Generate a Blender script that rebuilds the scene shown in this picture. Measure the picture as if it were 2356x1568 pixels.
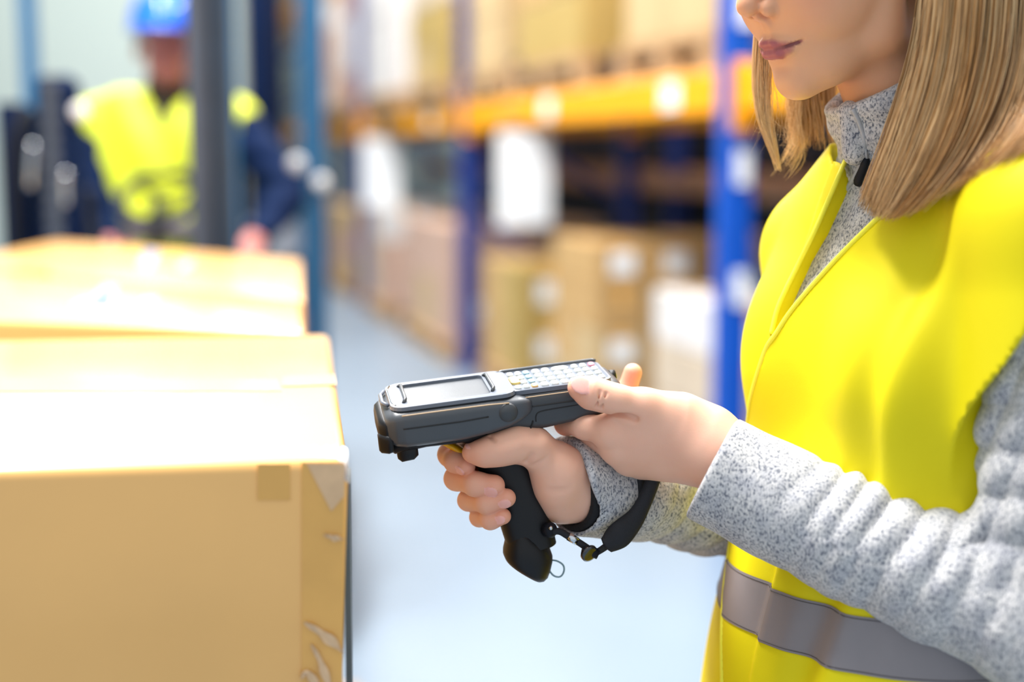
import bpy, math, random
import numpy as np
from mathutils import Vector, Matrix
random.seed(7); RNG = np.random.default_rng(7)
R = math.radians
scene = bpy.context.scene
for o in list(bpy.data.objects): bpy.data.objects.remove(o)

# ------------------------------------------------------------------ camera, world, lights, exposure
IMG_W, IMG_H = 2356.0, 1568.0
LENS, CAM_Z, PITCH = 50.0, 1.38, math.atan(439.0 / (50.0 * 2356 / 36))
FPX = LENS * IMG_W / 36.0
cam = bpy.data.cameras.new('camera'); cam_o = bpy.data.objects.new('camera', cam)
scene.collection.objects.link(cam_o); scene.camera = cam_o
cam.lens = LENS; cam.sensor_width = 36.0; cam.sensor_fit = 'HORIZONTAL'
cam_o.location = (0, 0, CAM_Z); cam_o.rotation_euler = (R(90) - PITCH, 0, 0)
cam.clip_start = 0.05; cam.clip_end = 200
cam.dof.use_dof = True; cam.dof.focus_distance = 1.185; cam.dof.aperture_fstop = 1.7
cam.dof.aperture_blades = 0

scene.view_settings.view_transform = 'Standard'; scene.view_settings.look = 'None'
scene.view_settings.gamma = 1.0; scene.view_settings.use_curve_mapping = False
scene.view_settings.exposure = 0.0

world = bpy.data.worlds.new('world'); scene.world = world; world.use_nodes = True
bg = world.node_tree.nodes['Background']
bg.inputs[0].default_value = (0.90, 0.96, 1.0, 1); bg.inputs[1].default_value = 0.92

def area_light(name, loc, size, power, color=(1, 1, 1), rot=(0, 0, 0)):
    l = bpy.data.lights.new(name, 'AREA'); l.shape = 'RECTANGLE'; l.size, l.size_y = size
    l.energy = power; l.color = color
    o = bpy.data.objects.new(name, l); scene.collection.objects.link(o)
    o.location = loc; o.rotation_euler = rot
    return o
# rows of high-bay strip lamps under the roof
for (x, y, p) in [(-1.4, 2.3, 820), (1.3, 3.6, 320), (-1.8, 7.5, 500), (1.2, 8.5, 340), (-2.6, 13.5, 420)]:
    area_light('ceiling_lamp', (x, y, 5.6), (0.7, 3.4), p, (1.0, 0.98, 0.95))

# ------------------------------------------------------------------ helpers
cp, sp_ = math.cos(PITCH), math.sin(PITCH)
def at(px, py, Y):
    """world point seen at photo pixel (px, py) at world depth Y"""
    a = (px - IMG_W / 2) / FPX; b = (IMG_H / 2 - py) / FPX
    d = np.array([a, cp + b * sp_, -sp_ + b * cp])
    return np.array([0, 0, CAM_Z]) + d * (Y / d[1])
def atz(px, py, z):
    a = (px - IMG_W / 2) / FPX; b = (IMG_H / 2 - py) / FPX
    d = np.array([a, cp + b * sp_, -sp_ + b * cp])
    return np.array([0, 0, CAM_Z]) + d * ((z - CAM_Z) / d[2])
def proj(P):
    x, y, z = P[0], P[1], P[2] - CAM_Z
    dep = y * cp - z * sp_; up = y * sp_ + z * cp
    return (IMG_W / 2 + FPX * x / dep, IMG_H / 2 - FPX * up / dep)

def lin(c):
    return tuple(((v / 255.0) / 12.92 if v / 255.0 <= 0.04045 else ((v / 255.0 + 0.055) / 1.055) ** 2.4) for v in c)

def tag(o, label=None, cat=None, group=None, kind=None):
    if label: o['label'] = label
    if cat: o['category'] = cat
    if group: o['group'] = group
    if kind: o['kind'] = kind
    return o
def empty(name, loc=(0, 0, 0), rotz=0.0):
    o = bpy.data.objects.new(name, None); scene.collection.objects.link(o)
    o.location = loc; o.rotation_euler = (0, 0, rotz); o.empty_display_size = 0.1
    return o
def link(name, me, mat=None, parent=None, world=True):
    o = bpy.data.objects.new(name, me); scene.collection.objects.link(o)
    if mat is not None and len(me.materials) == 0: me.materials.append(mat)
    if parent is not None:
        o.parent = parent
        if world and parent.type == 'EMPTY':      # mesh given in world coordinates
            o.matrix_parent_inverse = (Matrix.Translation(parent.location) @ parent.rotation_euler.to_matrix().to_4x4()).inverted()
    return o
def smooth(me, on=True):
    me.polygons.foreach_set('use_smooth', np.full(len(me.polygons), on, dtype=bool)); me.update()
def mesh_np(name, V, F):
    """V (n,3); F list of arrays (m,k)"""
    me = bpy.data.meshes.new(name)
    if not isinstance(F, list): F = [F]
    V = np.asarray(V, dtype=np.float32)
    nl = sum(f.size for f in F); npoly = sum(len(f) for f in F)
    me.vertices.add(len(V)); me.vertices.foreach_set('co', V.ravel())
    me.loops.add(nl); me.loops.foreach_set('vertex_index', np.concatenate([f.ravel() for f in F]).astype(np.int32))
    me.polygons.add(npoly)
    tot = np.concatenate([np.full(len(f), f.shape[1]) for f in F]).astype(np.int32)
    start = np.concatenate([[0], np.cumsum(tot)[:-1]]).astype(np.int32)
    me.polygons.foreach_set('loop_start', start)
    try: me.polygons.foreach_set('loop_total', tot)
    except Exception: pass
    me.update(calc_edges=True); me.validate(); smooth(me)
    return me

class MB:
    """collects simple solids into one mesh"""
    def __init__(s): s.v = []; s.f = []
    def add(s, V, F):
        n = len(s.v); s.v += [tuple(map(float, p)) for p in V]; s.f += [tuple(i + n for i in f) for f in F]; return s
    def box(s, c, size, M=None, bev=0.0):
        x, y, z = (d / 2 for d in size); b = min(bev, x * .9, y * .9, z * .9)
        if b <= 0:
            V = [Vector((sx * x, sy * y, sz * z)) for sx in (-1, 1) for sy in (-1, 1) for sz in (-1, 1)]
            F = [(0, 1, 3, 2), (4, 6, 7, 5), (0, 4, 5, 1), (2, 3, 7, 6), (0, 2, 6, 4), (1, 5, 7, 3)]
        else:
            V = []; idx = {}
            for sx in (-1, 1):
                for sy in (-1, 1):
                    for sz in (-1, 1):
                        for ax in range(3):
                            p = [sx * (x - b), sy * (y - b), sz * (z - b)]
                            p[ax] = (sx * x, sy * y, sz * z)[ax]
                            idx[(sx, sy, sz, ax)] = len(V); V.append(Vector(p))
            F = []
            def q(l): F.append(tuple(idx[k] for k in l))
            for sg in (-1, 1):
                q([(sg, -1, -1, 0), (sg, 1, -1, 0), (sg, 1, 1, 0), (sg, -1, 1, 0)][::sg])
                q([(-1, sg, -1, 1), (1, sg, -1, 1), (1, sg, 1, 1), (-1, sg, 1, 1)][::-sg])
                q([(-1, -1, sg, 2), (1, -1, sg, 2), (1, 1, sg, 2), (-1, 1, sg, 2)][::sg])
            for s1 in (-1, 1):
                for s2 in (-1, 1):
                    q([(s1, s2, -1, 0), (s1, s2, 1, 0), (s1, s2, 1, 1), (s1, s2, -1, 1)][::-s1 * s2])
                    q([(s1, -1, s2, 0), (s1, 1, s2, 0), (s1, 1, s2, 2), (s1, -1, s2, 2)][::s1 * s2])
                    q([(-1, s1, s2, 1), (1, s1, s2, 1), (1, s1, s2, 2), (-1, s1, s2, 2)][::-s1 * s2])
                    for s3 in (-1, 1):
                        q([(s1, s2, s3, 0), (s1, s2, s3, 1), (s1, s2, s3, 2)][::s1 * s2 * s3])
        if M is not None: V = [M @ v for v in V]
        c = Vector(c)
        return s.add([v + c for v in V], F)
    def tube(s, pts, rad, n=10, cap=True):
        V, F = tube_arrays(pts, rad, n, cap); return s.add(V, F)
    def build(s, name, mat, parent=None, sm=False, world=True):
        me = bpy.data.meshes.new(name); me.from_pydata(s.v, [], s.f); me.update()
        if sm: smooth(me)
        return link(name, me, mat, parent, world)

def frames(pts):
    P = [Vector(p) for p in pts]; out = []; prev = None
    for i in range(len(P)):
        t = (P[min(i + 1, len(P) - 1)] - P[max(i - 1, 0)]).normalized()
        if prev is None:
            a = Vector((0, 0, 1)) if abs(t.z) < .9 else Vector((1, 0, 0))
            n = (a - t * a.dot(t)).normalized()
        else:
            n = (prev - t * prev.dot(t)).normalized()
        prev = n; out.append((P[i], t, n, t.cross(n)))
    return out
def tube_arrays(pts, rad, n=10, cap=True):
    fr = frames(pts); V = []; F = []
    if not hasattr(rad, '__len__'): rad = [rad] * len(pts)
    for (p, t, a, b), r in zip(fr, rad):
        ra, rb = r if hasattr(r, '__len__') else (r, r)
        for k in range(n):
            th = 2 * math.pi * k / n; V.append(p + a * (ra * math.cos(th)) + b * (rb * math.sin(th)))
    m = len(pts)
    for i in range(m - 1):
        for k in range(n):
            F.append((i * n + k, i * n + (k + 1) % n, (i + 1) * n + (k + 1) % n, (i + 1) * n + k))
    if cap: F.append(tuple(range(n))[::-1]); F.append(tuple((m - 1) * n + k for k in range(n)))
    return V, F
def spline(pts, n):
    """Catmull-Rom through pts, n samples"""
    P = np.array(pts, float); m = len(P)
    Q = np.vstack([2 * P[0] - P[1], P, 2 * P[-1] - P[-2]])
    t = np.linspace(0, m - 1 - 1e-9, n); i = t.astype(int); u = (t - i)[:, None]
    p0, p1, p2, p3 = Q[i], Q[i + 1], Q[i + 2], Q[i + 3]
    return .5 * (2 * p1 + (p2 - p0) * u + (2 * p0 - 5 * p1 + 4 * p2 - p3) * u ** 2 + (3 * p1 - p0 - 3 * p2 + p3) * u ** 3)

# ------------------------------------------------------------------ materials
def material(name, col, rough=.6, metal=0.0, vary=.12, vscale=8.0, bump=0.0, bscale=60.0, coat=0.0, sss=0.0, spec=.5, col2=None, stretch=None, trans=0.0, alpha=1.0, detail=4):
    m = bpy.data.materials.new(name); m.use_nodes = True
    nt = m.node_tree; b = nt.nodes['Principled BSDF']
    c = lin(col); c2 = lin(col2) if col2 else tuple(v * (1 - vary) for v in c)
    tc = nt.nodes.new('ShaderNodeTexCoord'); no = nt.nodes.new('ShaderNodeTexNoise')
    mp = nt.nodes.new('ShaderNodeMapping'); nt.links.new(tc.outputs['Object'], mp.inputs[0])
    if stretch: mp.inputs['Scale'].default_value = stretch
    nt.links.new(mp.outputs[0], no.inputs['Vector'])
    no.inputs['Scale'].default_value = vscale; no.inputs['Detail'].default_value = detail
    rp = nt.nodes.new('ShaderNodeValToRGB')
    rp.color_ramp.elements[0].color = (*c2, 1); rp.color_ramp.elements[1].color = (*c, 1)
    rp.color_ramp.elements[0].position = .35; rp.color_ramp.elements[1].position = .65
    nt.links.new(no.outputs[0], rp.inputs[0]); nt.links.new(rp.outputs[0], b.inputs['Base Color'])
    b.inputs['Roughness'].default_value = rough; b.inputs['Metallic'].default_value = metal
    b.inputs['Specular IOR Level'].default_value = spec
    b.inputs['Coat Weight'].default_value = coat; b.inputs['Coat Roughness'].default_value = .15
    b.inputs['Transmission Weight'].default_value = trans; b.inputs['Alpha'].default_value = alpha
    if sss:
        b.inputs['Subsurface Weight'].default_value = sss
        b.inputs['Subsurface Radius'].default_value = (.006, .0022, .0012); b.inputs['Subsurface Scale'].default_value = 1.0
    if bump:
        n2 = nt.nodes.new('ShaderNodeTexNoise'); n2.inputs['Scale'].default_value = bscale; n2.inputs['Detail'].default_value = 3
        nt.links.new(mp.outputs[0], n2.inputs['Vector'])
        bp = nt.nodes.new('ShaderNodeBump'); bp.inputs['Strength'].default_value = bump; bp.inputs['Distance'].default_value = .002
        nt.links.new(n2.outputs[0], bp.inputs['Height']); nt.links.new(bp.outputs[0], b.inputs['Normal'])
    return m
MT = {}
MT['floor'] = material('painted_concrete', (122, 138, 154), .32, vary=.12, vscale=.7, spec=.5)
MT['wall'] = material('pale_wall', (146, 157, 153), .7, vary=.05, vscale=.6)
MT['carton'] = material('cardboard', (232, 178, 102), .42, vary=.06, vscale=6, bump=.05, bscale=40, coat=.7)
MT['tape'] = material('packing_tape', (226, 170, 86), .25, vary=.08, vscale=20, coat=.4)
MT['wrap'] = material('clear_film_crumple', (222, 182, 138), .25, vary=.2, vscale=30, bump=.6, bscale=45, coat=.5)
MT['flank_shade'] = material('flank_shade_grey', (96, 104, 104), .35, vary=.3, vscale=12)
MT['print'] = material('faded_blue_print', (72, 98, 156), .6, vary=.3, vscale=30)
MT['steel_dark'] = material('mast_grey_steel', (58, 66, 80), .65, vary=.15, vscale=10)
MT['steel_dark2'] = material('mast_inner_steel', (36, 52, 70), .5, vary=.15, vscale=10)
MT['steel_blue'] = material('guard_blue_steel', (26, 88, 128), .45, vary=.12, vscale=6)
MT['navy'] = material('navy_plastic', (8, 28, 62), .75, vary=.2, vscale=6, spec=.1)
MT['black'] = material('black_rubber', (14, 18, 28), .6, vary=.2, vscale=12, spec=.25)
MT['chrome'] = material('polished_steel', (200, 205, 210), .15, metal=1.0, vary=.05)
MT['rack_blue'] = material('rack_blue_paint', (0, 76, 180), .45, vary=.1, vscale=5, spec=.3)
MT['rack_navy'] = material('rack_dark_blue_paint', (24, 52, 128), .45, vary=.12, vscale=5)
MT['rack_yellow'] = material('rack_yellow_paint', (246, 163, 0), .5, vary=.08, vscale=5, spec=.25)
MT['rack_dull'] = material('rack_worn_beam', (188, 140, 110), .6, vary=.3, vscale=5)
MT['wood'] = material('pallet_wood', (186, 150, 108), .75, vary=.25, vscale=5, stretch=(1, 8, 8))
MT['paper'] = material('white_paper', (238, 242, 246), .5, vary=.03)
MT['film_white'] = material('white_stretch_film', (232, 228, 226), .35, vary=.12, vscale=6, coat=.2)
MT['rack_shade'] = material('rack_shade_black', (12, 16, 36), .5, vary=.4, vscale=3)

def box_mat(name, col): return material(name, col, .6, vary=.12, vscale=5, bump=.04)

# ------------------------------------------------------------------ signed-distance modelling kit
def rc(P, a, b, r1, r2):
    a = np.asarray(a, np.float32); ba = np.asarray(b, np.float32) - a
    pa = P - a; t = np.clip(pa @ ba / max(float(ba @ ba), 1e-12), 0, 1)
    q = pa - t[:, None] * ba
    return np.sqrt((q * q).sum(1)) - (r1 + (r2 - r1) * t)
def chain(P, pts, rs, k=.0):
    d = None
    for i in range(len(pts) - 1):
        e = rc(P, pts[i], pts[i + 1], rs[i], rs[i + 1])
        d = e if d is None else (smin(d, e, k) if k > 0 else np.minimum(d, e))
    return d
def ell(P, c, r, M=None):
    p = P - np.asarray(c, np.float32)
    if M is not None: p = p @ np.asarray(M, np.float32).T     # rows of M: local axes
    r = np.asarray(r, np.float32)
    k0 = np.sqrt(((p / r) ** 2).sum(1)); k1 = np.sqrt(((p / (r * r)) ** 2).sum(1))
    return k0 * (k0 - 1) / np.maximum(k1, 1e-9)
def smin(a, b, k):
    h = np.clip(.5 + .5 * (b - a) / k, 0, 1)
    return b + (a - b) * h - k * h * (1 - h)
def smax(a, b, k): return -smin(-a, -b, k)
def sstep(x, a, b):
    t = np.clip((x - a) / (b - a), 0, 1); return t * t * (3 - 2 * t)

def sdf_mesh(name, fn, lo, hi, h, B=8, project=True):
    lo = np.asarray(lo, float); hi = np.asarray(hi, float)
    nb = np.ceil((hi - lo) / (h * B)).astype(int); n = nb * B
    V = np.empty(n, np.float32)
    ctr = [lo[i] + (np.arange(nb[i]) + .5 - .5 / B) * h * B for i in range(3)]
    G = np.stack(np.meshgrid(*ctr, indexing='ij'), -1).reshape(-1, 3).astype(np.float32)
    dc = fn(G)
    act = np.abs(dc) < h * B * 1.35 + .004
    Vb = V.reshape(nb[0], B, nb[1], B, nb[2], B).transpose(0, 2, 4, 1, 3, 5).reshape(-1, B ** 3).copy()
    Vb[:] = dc[:, None]
    off = np.stack(np.meshgrid(*[(np.arange(B) - (B - 1) / 2) * h] * 3, indexing='ij'), -1).reshape(-1, 3).astype(np.float32)
    ids = np.nonzero(act)[0]
    for s in range(0, len(ids), 800):
        c = ids[s:s + 800]
        pts = (G[c][:, None, :] + off[None]).reshape(-1, 3)
        Vb[c] = fn(pts).reshape(len(c), -1)
    V = Vb.reshape(nb[0], nb[1], nb[2], B, B, B).transpose(0, 3, 1, 4, 2, 5).reshape(n)
    inn = V < 0
    cnt = np.zeros(n - 1, np.int8)
    cor = [(i, j, k) for i in (0, 1) for j in (0, 1) for k in (0, 1)]
    sl = lambda c: tuple(slice(c[a], n[a] - 1 + c[a]) for a in range(3))
    for c in cor: cnt += inn[sl(c)]
    A = np.argwhere((cnt > 0) & (cnt < 8))
    idx = np.full(n - 1, -1, np.int32); idx[A[:, 0], A[:, 1], A[:, 2]] = np.arange(len(A))
    vals = np.stack([V[A[:, 0] + c[0], A[:, 1] + c[1], A[:, 2] + c[2]] for c in cor], 1)
    acc = np.zeros((len(A), 3)); num = np.zeros(len(A))
    for i, c in enumerate(cor):
        for ax in range(3):
            if c[ax] == 0:
                j = cor.index(tuple(1 if a == ax else c[a] for a in range(3)))
                v0, v1 = vals[:, i], vals[:, j]; m = (v0 < 0) != (v1 < 0)
                t = np.where(m, v0 / np.where(m, v0 - v1, 1), 0)
                p = np.tile(np.array(c, float), (len(A), 1)); p[:, ax] = t
                acc += p * m[:, None]; num += m
    P = lo + (A + acc / np.maximum(num, 1)[:, None]) * h
    quads = []
    for ax in range(3):
        s0 = [slice(None)] * 3; s1 = [slice(None)] * 3
        s0[ax] = slice(0, n[ax] - 1); s1[ax] = slice(1, n[ax])
        E = np.argwhere(inn[tuple(s0)] != inn[tuple(s1)])
        o1, o2 = (ax + 1) % 3, (ax + 2) % 3
        ok = (E[:, o1] > 0) & (E[:, o2] > 0) & (E[:, o1] < n[o1] - 1) & (E[:, o2] < n[o2] - 1); E = E[ok]
        flip = inn[E[:, 0], E[:, 1], E[:, 2]]
        def cell(a, b):
            e = E.copy(); e[:, o1] -= a; e[:, o2] -= b; return idx[e[:, 0], e[:, 1], e[:, 2]]
        q = np.stack([cell(1, 1), cell(0, 1), cell(0, 0), cell(1, 0)], 1)
        q[~flip] = q[~flip][:, ::-1]
        quads.append(q[(q >= 0).all(1)])
    Q = np.concatenate(quads)
    if project and len(P):
        for _ in range(2):
            p = P.astype(np.float32); d = fn(p); g = np.empty_like(P); e = h * .5
            for ax in range(3):
                o = np.zeros(3, np.float32); o[ax] = e
                g[:, ax] = (fn(p + o) - fn(p - o)) / (2 * e)
            gl = np.maximum((g * g).sum(1), .2)
            P = P - g * np.clip(d / gl, -h * .5, h * .5)[:, None]
    return P, Q
def sdf_obj(name, fn, lo, hi, h, mat, parent, **kw):
    P, Q = sdf_mesh(name, fn, lo, hi, h, **kw)
    return link(name, mesh_np(name, P, Q), mat, parent), P
def set_attr(me, name, arr):
    a = me.attributes.new(name, 'FLOAT', 'POINT'); a.data.foreach_set('value', np.asarray(arr, np.float32))

# ------------------------------------------------------------------ the setting
import bmesh
def slab(name, c, size, mat, kind='structure'):
    o = MB().box(c, size).build(name, mat); o['kind'] = kind; return o
slab('floor', (0, 13, -.05), (30, 36, .1), MT['floor'])
slab('wall_back', (-2, 27, 3), (26, .2, 6), MT['wall'])
slab('wall_left', (-7.0, 10, 3), (.2, 22, 6), MT['wall'])
# pale partition wall behind the truck
slab('wall_partition', (-4.6, 10.2, 1.8), (5.4, .15, 3.6), MT['wall'])

def prism(name, poly, z0, z1, mat, parent=None, bev=.006, seg=3, low=None):
    """vertical prism over a world-space polygon, bevelled"""
    bm = bmesh.new()
    lo = [bm.verts.new((p[0], p[1], z0)) for p in (low or poly)]; hi = [bm.verts.new((p[0], p[1], z1)) for p in poly]
    n = len(poly)
    bm.faces.new(hi); bm.faces.new(lo[::-1])
    for i in range(n): bm.faces.new((lo[i], lo[(i + 1) % n], hi[(i + 1) % n], hi[i]))
    bmesh.ops.recalc_face_normals(bm, faces=bm.faces)
    if bev: bmesh.ops.bevel(bm, geom=list(bm.edges), offset=bev, segments=seg, affect='EDGES', profile=.5)
    me = bpy.data.meshes.new(name); bm.to_mesh(me); bm.free()
    for p in me.polygons: p.use_smooth = True
    return link(name, me, mat, parent)

# ------------------------------------------------------------------ foreground cartons on a pallet
ZT = at(803, 1050, 1.02)[2]; PAL = .145; LAY = (ZT - PAL) / 2
c_fr = atz(803, 1052, ZT)[:2]; c_br = atz(757, 768, ZT)[:2]
e_d = (c_br - c_fr) / np.linalg.norm(c_br - c_fr); e_l = np.array([-e_d[1], e_d[0]])      # back, left
W1 = .80; D1 = float(np.linalg.norm(c_br - c_fr))
def quad_rect(o, w, d, el=None, ed=None):
    el = e_l if el is None else el; ed = e_d if ed is None else ed
    return [o, o + ed * d, o + ed * d + el * w, o + el * w]
def strip(name, corners, mat, parent, n=None, t=.0008):
    """thin raised patch from 4 corner points, thickness along n"""
    c = [np.array(p, float) for p in corners]
    if n is None: n = np.cross(c[1] - c[0], c[3] - c[0]); n = n / np.linalg.norm(n)
    mb = MB(); V = c + [p + n * t for p in c]
    mb.add(V, [(0, 3, 2, 1), (4, 5, 6, 7), (0, 1, 5, 4), (1, 2, 6, 5), (2, 3, 7, 6), (3, 0, 4, 7)])
    return mb.build(name, mat, parent)
def big_carton(poly, z0, z1, label, near=False, parts=True):
    c = np.mean(poly, 0)
    r = empty('cardboard_box', (c[0], c[1], z0))
    tag(r, label, 'box', 'cartons stacked on the front pallet')
    prism('carton_body', poly, z0, z1, MT['carton'], r, bev=.009 if near else .007, low=[poly[0] + e_l * .022] + list(poly[1:]) if near else None)
    p = [np.array([*q, z1]) for q in poly]
    if parts:    # flap seam tape down the middle of the lid
        m0 = (p[0] + p[1]) / 2; m1 = (p[2] + p[3]) / 2; e = (p[1] - p[0]); e /= np.linalg.norm(e)
        ll = (m1 - m0) / np.linalg.norm(m1 - m0); m0 = m0 + ll * .012; m1 = m1 - ll * .012
        strip('lid_tape', [m0 - e * .028, m0 + e * .028, m1 + e * .028, m1 - e * .028], MT['carton'], r, np.array([0, 0, 1]), .0006)
    return r
up = np.array([0., 0, 1])
b1 = big_carton(quad_rect(c_fr, W1, D1), PAL + LAY, ZT, 'large taped brown carton beside the scanner, its front face showing', near=True, parts=False)
fn_ = np.array([-e_d[0], -e_d[1], 0])          # front face normal
def on_front(px, py, lift=0.0):
    """point of the front face plane under a photo position"""
    a = (px - IMG_W / 2) / FPX; b = (IMG_H / 2 - py) / FPX
    d = np.array([a, cp + b * sp_, -sp_ + b * cp]); o = np.array([0, 0, CAM_Z]); q = np.array([*c_fr, ZT]) + fn_ * lift
    return o + d * (((q - o) @ fn_) / (d @ fn_))
def front_patch(name, pts, mat, lift=.0002, t=.0007):
    return strip(name, [on_front(*p, lift) for p in pts], mat, b1, fn_, t)
front_patch('tape_patch', [(592, 1150), (668, 1150), (668, 1066), (592, 1066)], MT['tape'])
front_patch('corner_tape', [(694, 1568 + 500), (786, 1568 + 500), (790, 1062), (694, 1062)], MT['tape'], .0001, .0006)
front_patch('film_wrinkle', [(762, 1175), (792, 1140), (794, 1066), (706, 1066)], MT['wrap'], .0009, .0006)
# crumpled strips of clear film wrapped round the corner
def film(name, pts_px, w, lift):
    pts = [on_front(x, y, lift) for (x, y) in pts_px]; pts = spline(pts, 24)
    mb = MB(); V = []; F = []
    for i, p in enumerate(pts):
        t = pts[min(i + 1, 23)] - pts[max(i - 1, 0)]; t /= np.linalg.norm(t); s = np.cross(fn_, t)
        for k, a in enumerate((-1, -.4, .2, 1)):
            V.append(p + s * w * a * (1 + .25 * math.sin(i * .55)) * (1 - abs(i - 11.5) / 14) + fn_ * (.0008 * math.sin(i * .7 + k * 1.9) + .0010))
    for i in range(23):
        for k in range(3): F.append((i * 4 + k, i * 4 + k + 1, i * 4 + k + 5, i * 4 + k + 4))
    mb.add(V, F); o = mb.build(name, MT['wrap'], b1, True)
    return o
film('film_strip', [(700, 1430), (735, 1452), (768, 1478), (790, 1500)], .004, .002)
film('film_strip', [(716, 1480), (735, 1515), (752, 1560), (770, 1620)], .003, .002)
film('film_strip', [(745, 1228), (768, 1236), (792, 1238)], .0025, .002)
film('film_strip', [(692, 1560), (706, 1545), (726, 1570), (740, 1600)], .003, .002)
# crinkled clear tape folded over the top front edge
tp = []
for (x, y) in [(588, 1043), (640, 1046), (700, 1048), (760, 1049), (800, 1050)]: tp.append(atz(x, y, ZT))
mb = MB(); V = []; F = []
tps = spline(tp, 30)
for i, p in enumerate(tps):
    jig = .0012 * math.sin(i * 1.9)
    for (back, dn, off) in [(.03 + .004 * math.sin(i * .9), 0, .0012 + jig), (.010, 0, .0020 - jig), (.001, .0005, .0024), (-.0016, .006, .0010 + abs(jig)), (-.0018, .020 + .003 * math.sin(i * 1.3), .0004)]:
        V.append(np.array([p[0] + e_d[0] * back, p[1] + e_d[1] * back, ZT - dn + (off if dn < .003 else 0)]) + fn_ * (off if dn >= .003 else 0))
for i in range(29):
    for k in range(4): F.append((i * 5 + k, i * 5 + k + 1, i * 5 + k + 6, i * 5 + k + 5))
mb.add(V, F); mb.build('edge_tape', MT['film_white'], b1, True)
def top_patch(name, pts, mat, parent, lift=.0003, t=.0006):
    return strip(name, [atz(x, y, ZT) + up * lift for (x, y) in pts], mat, parent, up, t)
top_patch('side_tape', [(648, 890), (774, 886), (768, 862), (648, 866)], MT['carton'], b1)
top_patch('lid_tape', [(-40, 900), (-40, 870), (640, 872), (648, 900)], MT['carton'], b1, .0001, .0004)
# second and third carton behind, set a little askew
b2poly = [atz(702, 760, ZT)[:2], atz(689, 694, ZT)[:2], atz(-160, 611, ZT)[:2], atz(-160, 730, ZT)[:2]]
b3poly = [atz(700, 688, ZT)[:2], atz(693, 597, ZT)[:2], atz(132, 553, ZT)[:2], atz(-130, 606, ZT)[:2]]
b2 = big_carton(b2poly, PAL + LAY, ZT, 'brown carton wedged between the large taped carton and the farthest carton', parts=False)
b3 = big_carton(b3poly, PAL + LAY, ZT, 'farthest brown carton on the pallet, standing next to the fork truck mast', parts=False)
for q in ([(160, 704), (250, 708), (262, 690), (190, 690)], [(205, 692), (252, 694), (272, 658), (240, 658)], [(305, 710), (335, 712), (368, 684), (338, 684)]):
    top_patch('print_mark', q, MT['print'], b2, .0006, .0006)
for q in ([(318, 614), (352, 616), (364, 578), (336, 578)], [(410, 620), (432, 622), (446, 600), (424, 600)]):
    top_patch('print_mark', q, MT['print'], b3, .0006, .0006)
top_patch('edge_tape', [(-30, 630), (115, 634), (115, 622), (-30, 616)], MT['tape'], b3)
# the layer underneath, and the pallet
for poly, lab in [(quad_rect(c_fr, W1, D1), 'lower brown carton carrying the large taped carton'), (b2poly, 'lower brown carton under the wedged middle carton'), (b3poly, 'lower brown carton under the farthest pallet carton')]:
    big_carton(poly, PAL, PAL + LAY, lab, parts=False)
# dark grey strip standing in for the shaded right flank
_fo = c_fr + e_d * .012
strip('flank_shade_strip', [np.array([*(_fo + e_l * .004), ZT - .022]), np.array([*(_fo + e_d * .05 + e_l * .002), ZT - .022]), np.array([*(_fo + e_d * .05 + e_l * .004), ZT - .47]), np.array([*(_fo + e_l * .006), ZT - .47])], MT['flank_shade'], b1, np.array([-e_l[0], -e_l[1], 0]), .005)
def pallet(loc, w, d, rotz, label, group):
    r = empty('pallet', loc, rotz); tag(r, label, 'pallet', group)
    for i in range(7):
        MB().box((-w / 2 + w * (i + .5) / 7, 0, .13), (w / 7 - .03, d, .022), bev=.002).build('deck_board', MT['wood'], r, world=False)
    for y in (-d / 2 + .05, 0, d / 2 - .05):
        MB().box((0, y, .108), (w, .095, .022)).build('stringer_board', MT['wood'], r, world=False)
        for x in (-w / 2 + .06, 0, w / 2 - .06): MB().box((x, y, .059), (.1, .095, .078)).build('block', MT['wood'], r, world=False)
        MB().box((0, y, .01), (w, .095, .02)).build('bottom_board', MT['wood'], r, world=False)
    return r
pc = c_fr + e_l * .42 + e_d * .93
pallet((pc[0] - .03, pc[1] + .18, 0), 1.04, 2.15, math.atan2(e_d[1], e_d[0]) - R(90), 'wooden pallet carrying the brown cartons at the truck', None)

# ------------------------------------------------------------------ pallet rack along the aisle
RO = np.array([at(1690, 345, 5.0)[0], 5.0]); RE = np.array([-.261, .965]); RG = np.array([.965, .261])
RANG = math.atan2(RE[1], RE[0])
def rk(s, d, z): p = RO + RE * s + RG * d; return np.array([p[0], p[1], z])
RM = Matrix.Rotation(RANG, 3, 'Z')
def rbox(mb, s, d, z, size, bev=0): return mb.box(rk(s, d, z), size, RM, bev)
BAY = 4.04
rack = empty('pallet_rack', tuple(rk(0, 0, 0)))
tag(rack, 'tall blue and yellow pallet rack full of cartons beyond the aisle', 'rack')
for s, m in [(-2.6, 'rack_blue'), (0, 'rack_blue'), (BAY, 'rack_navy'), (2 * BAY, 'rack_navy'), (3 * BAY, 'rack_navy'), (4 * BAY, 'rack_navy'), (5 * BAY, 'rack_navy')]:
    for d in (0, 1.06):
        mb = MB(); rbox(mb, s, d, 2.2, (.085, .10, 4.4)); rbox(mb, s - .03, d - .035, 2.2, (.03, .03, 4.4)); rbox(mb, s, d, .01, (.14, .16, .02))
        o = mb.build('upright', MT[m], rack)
        if s >= 0 and d == 0:        # hole label plates
            pass
    z = .25
    while z < 4.2:
        a, b = (0, 1.06) if int(z * 10) % 2 else (1.06, 0)
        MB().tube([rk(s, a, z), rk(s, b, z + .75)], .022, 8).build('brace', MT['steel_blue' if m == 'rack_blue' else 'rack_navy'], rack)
        z += .75
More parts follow.
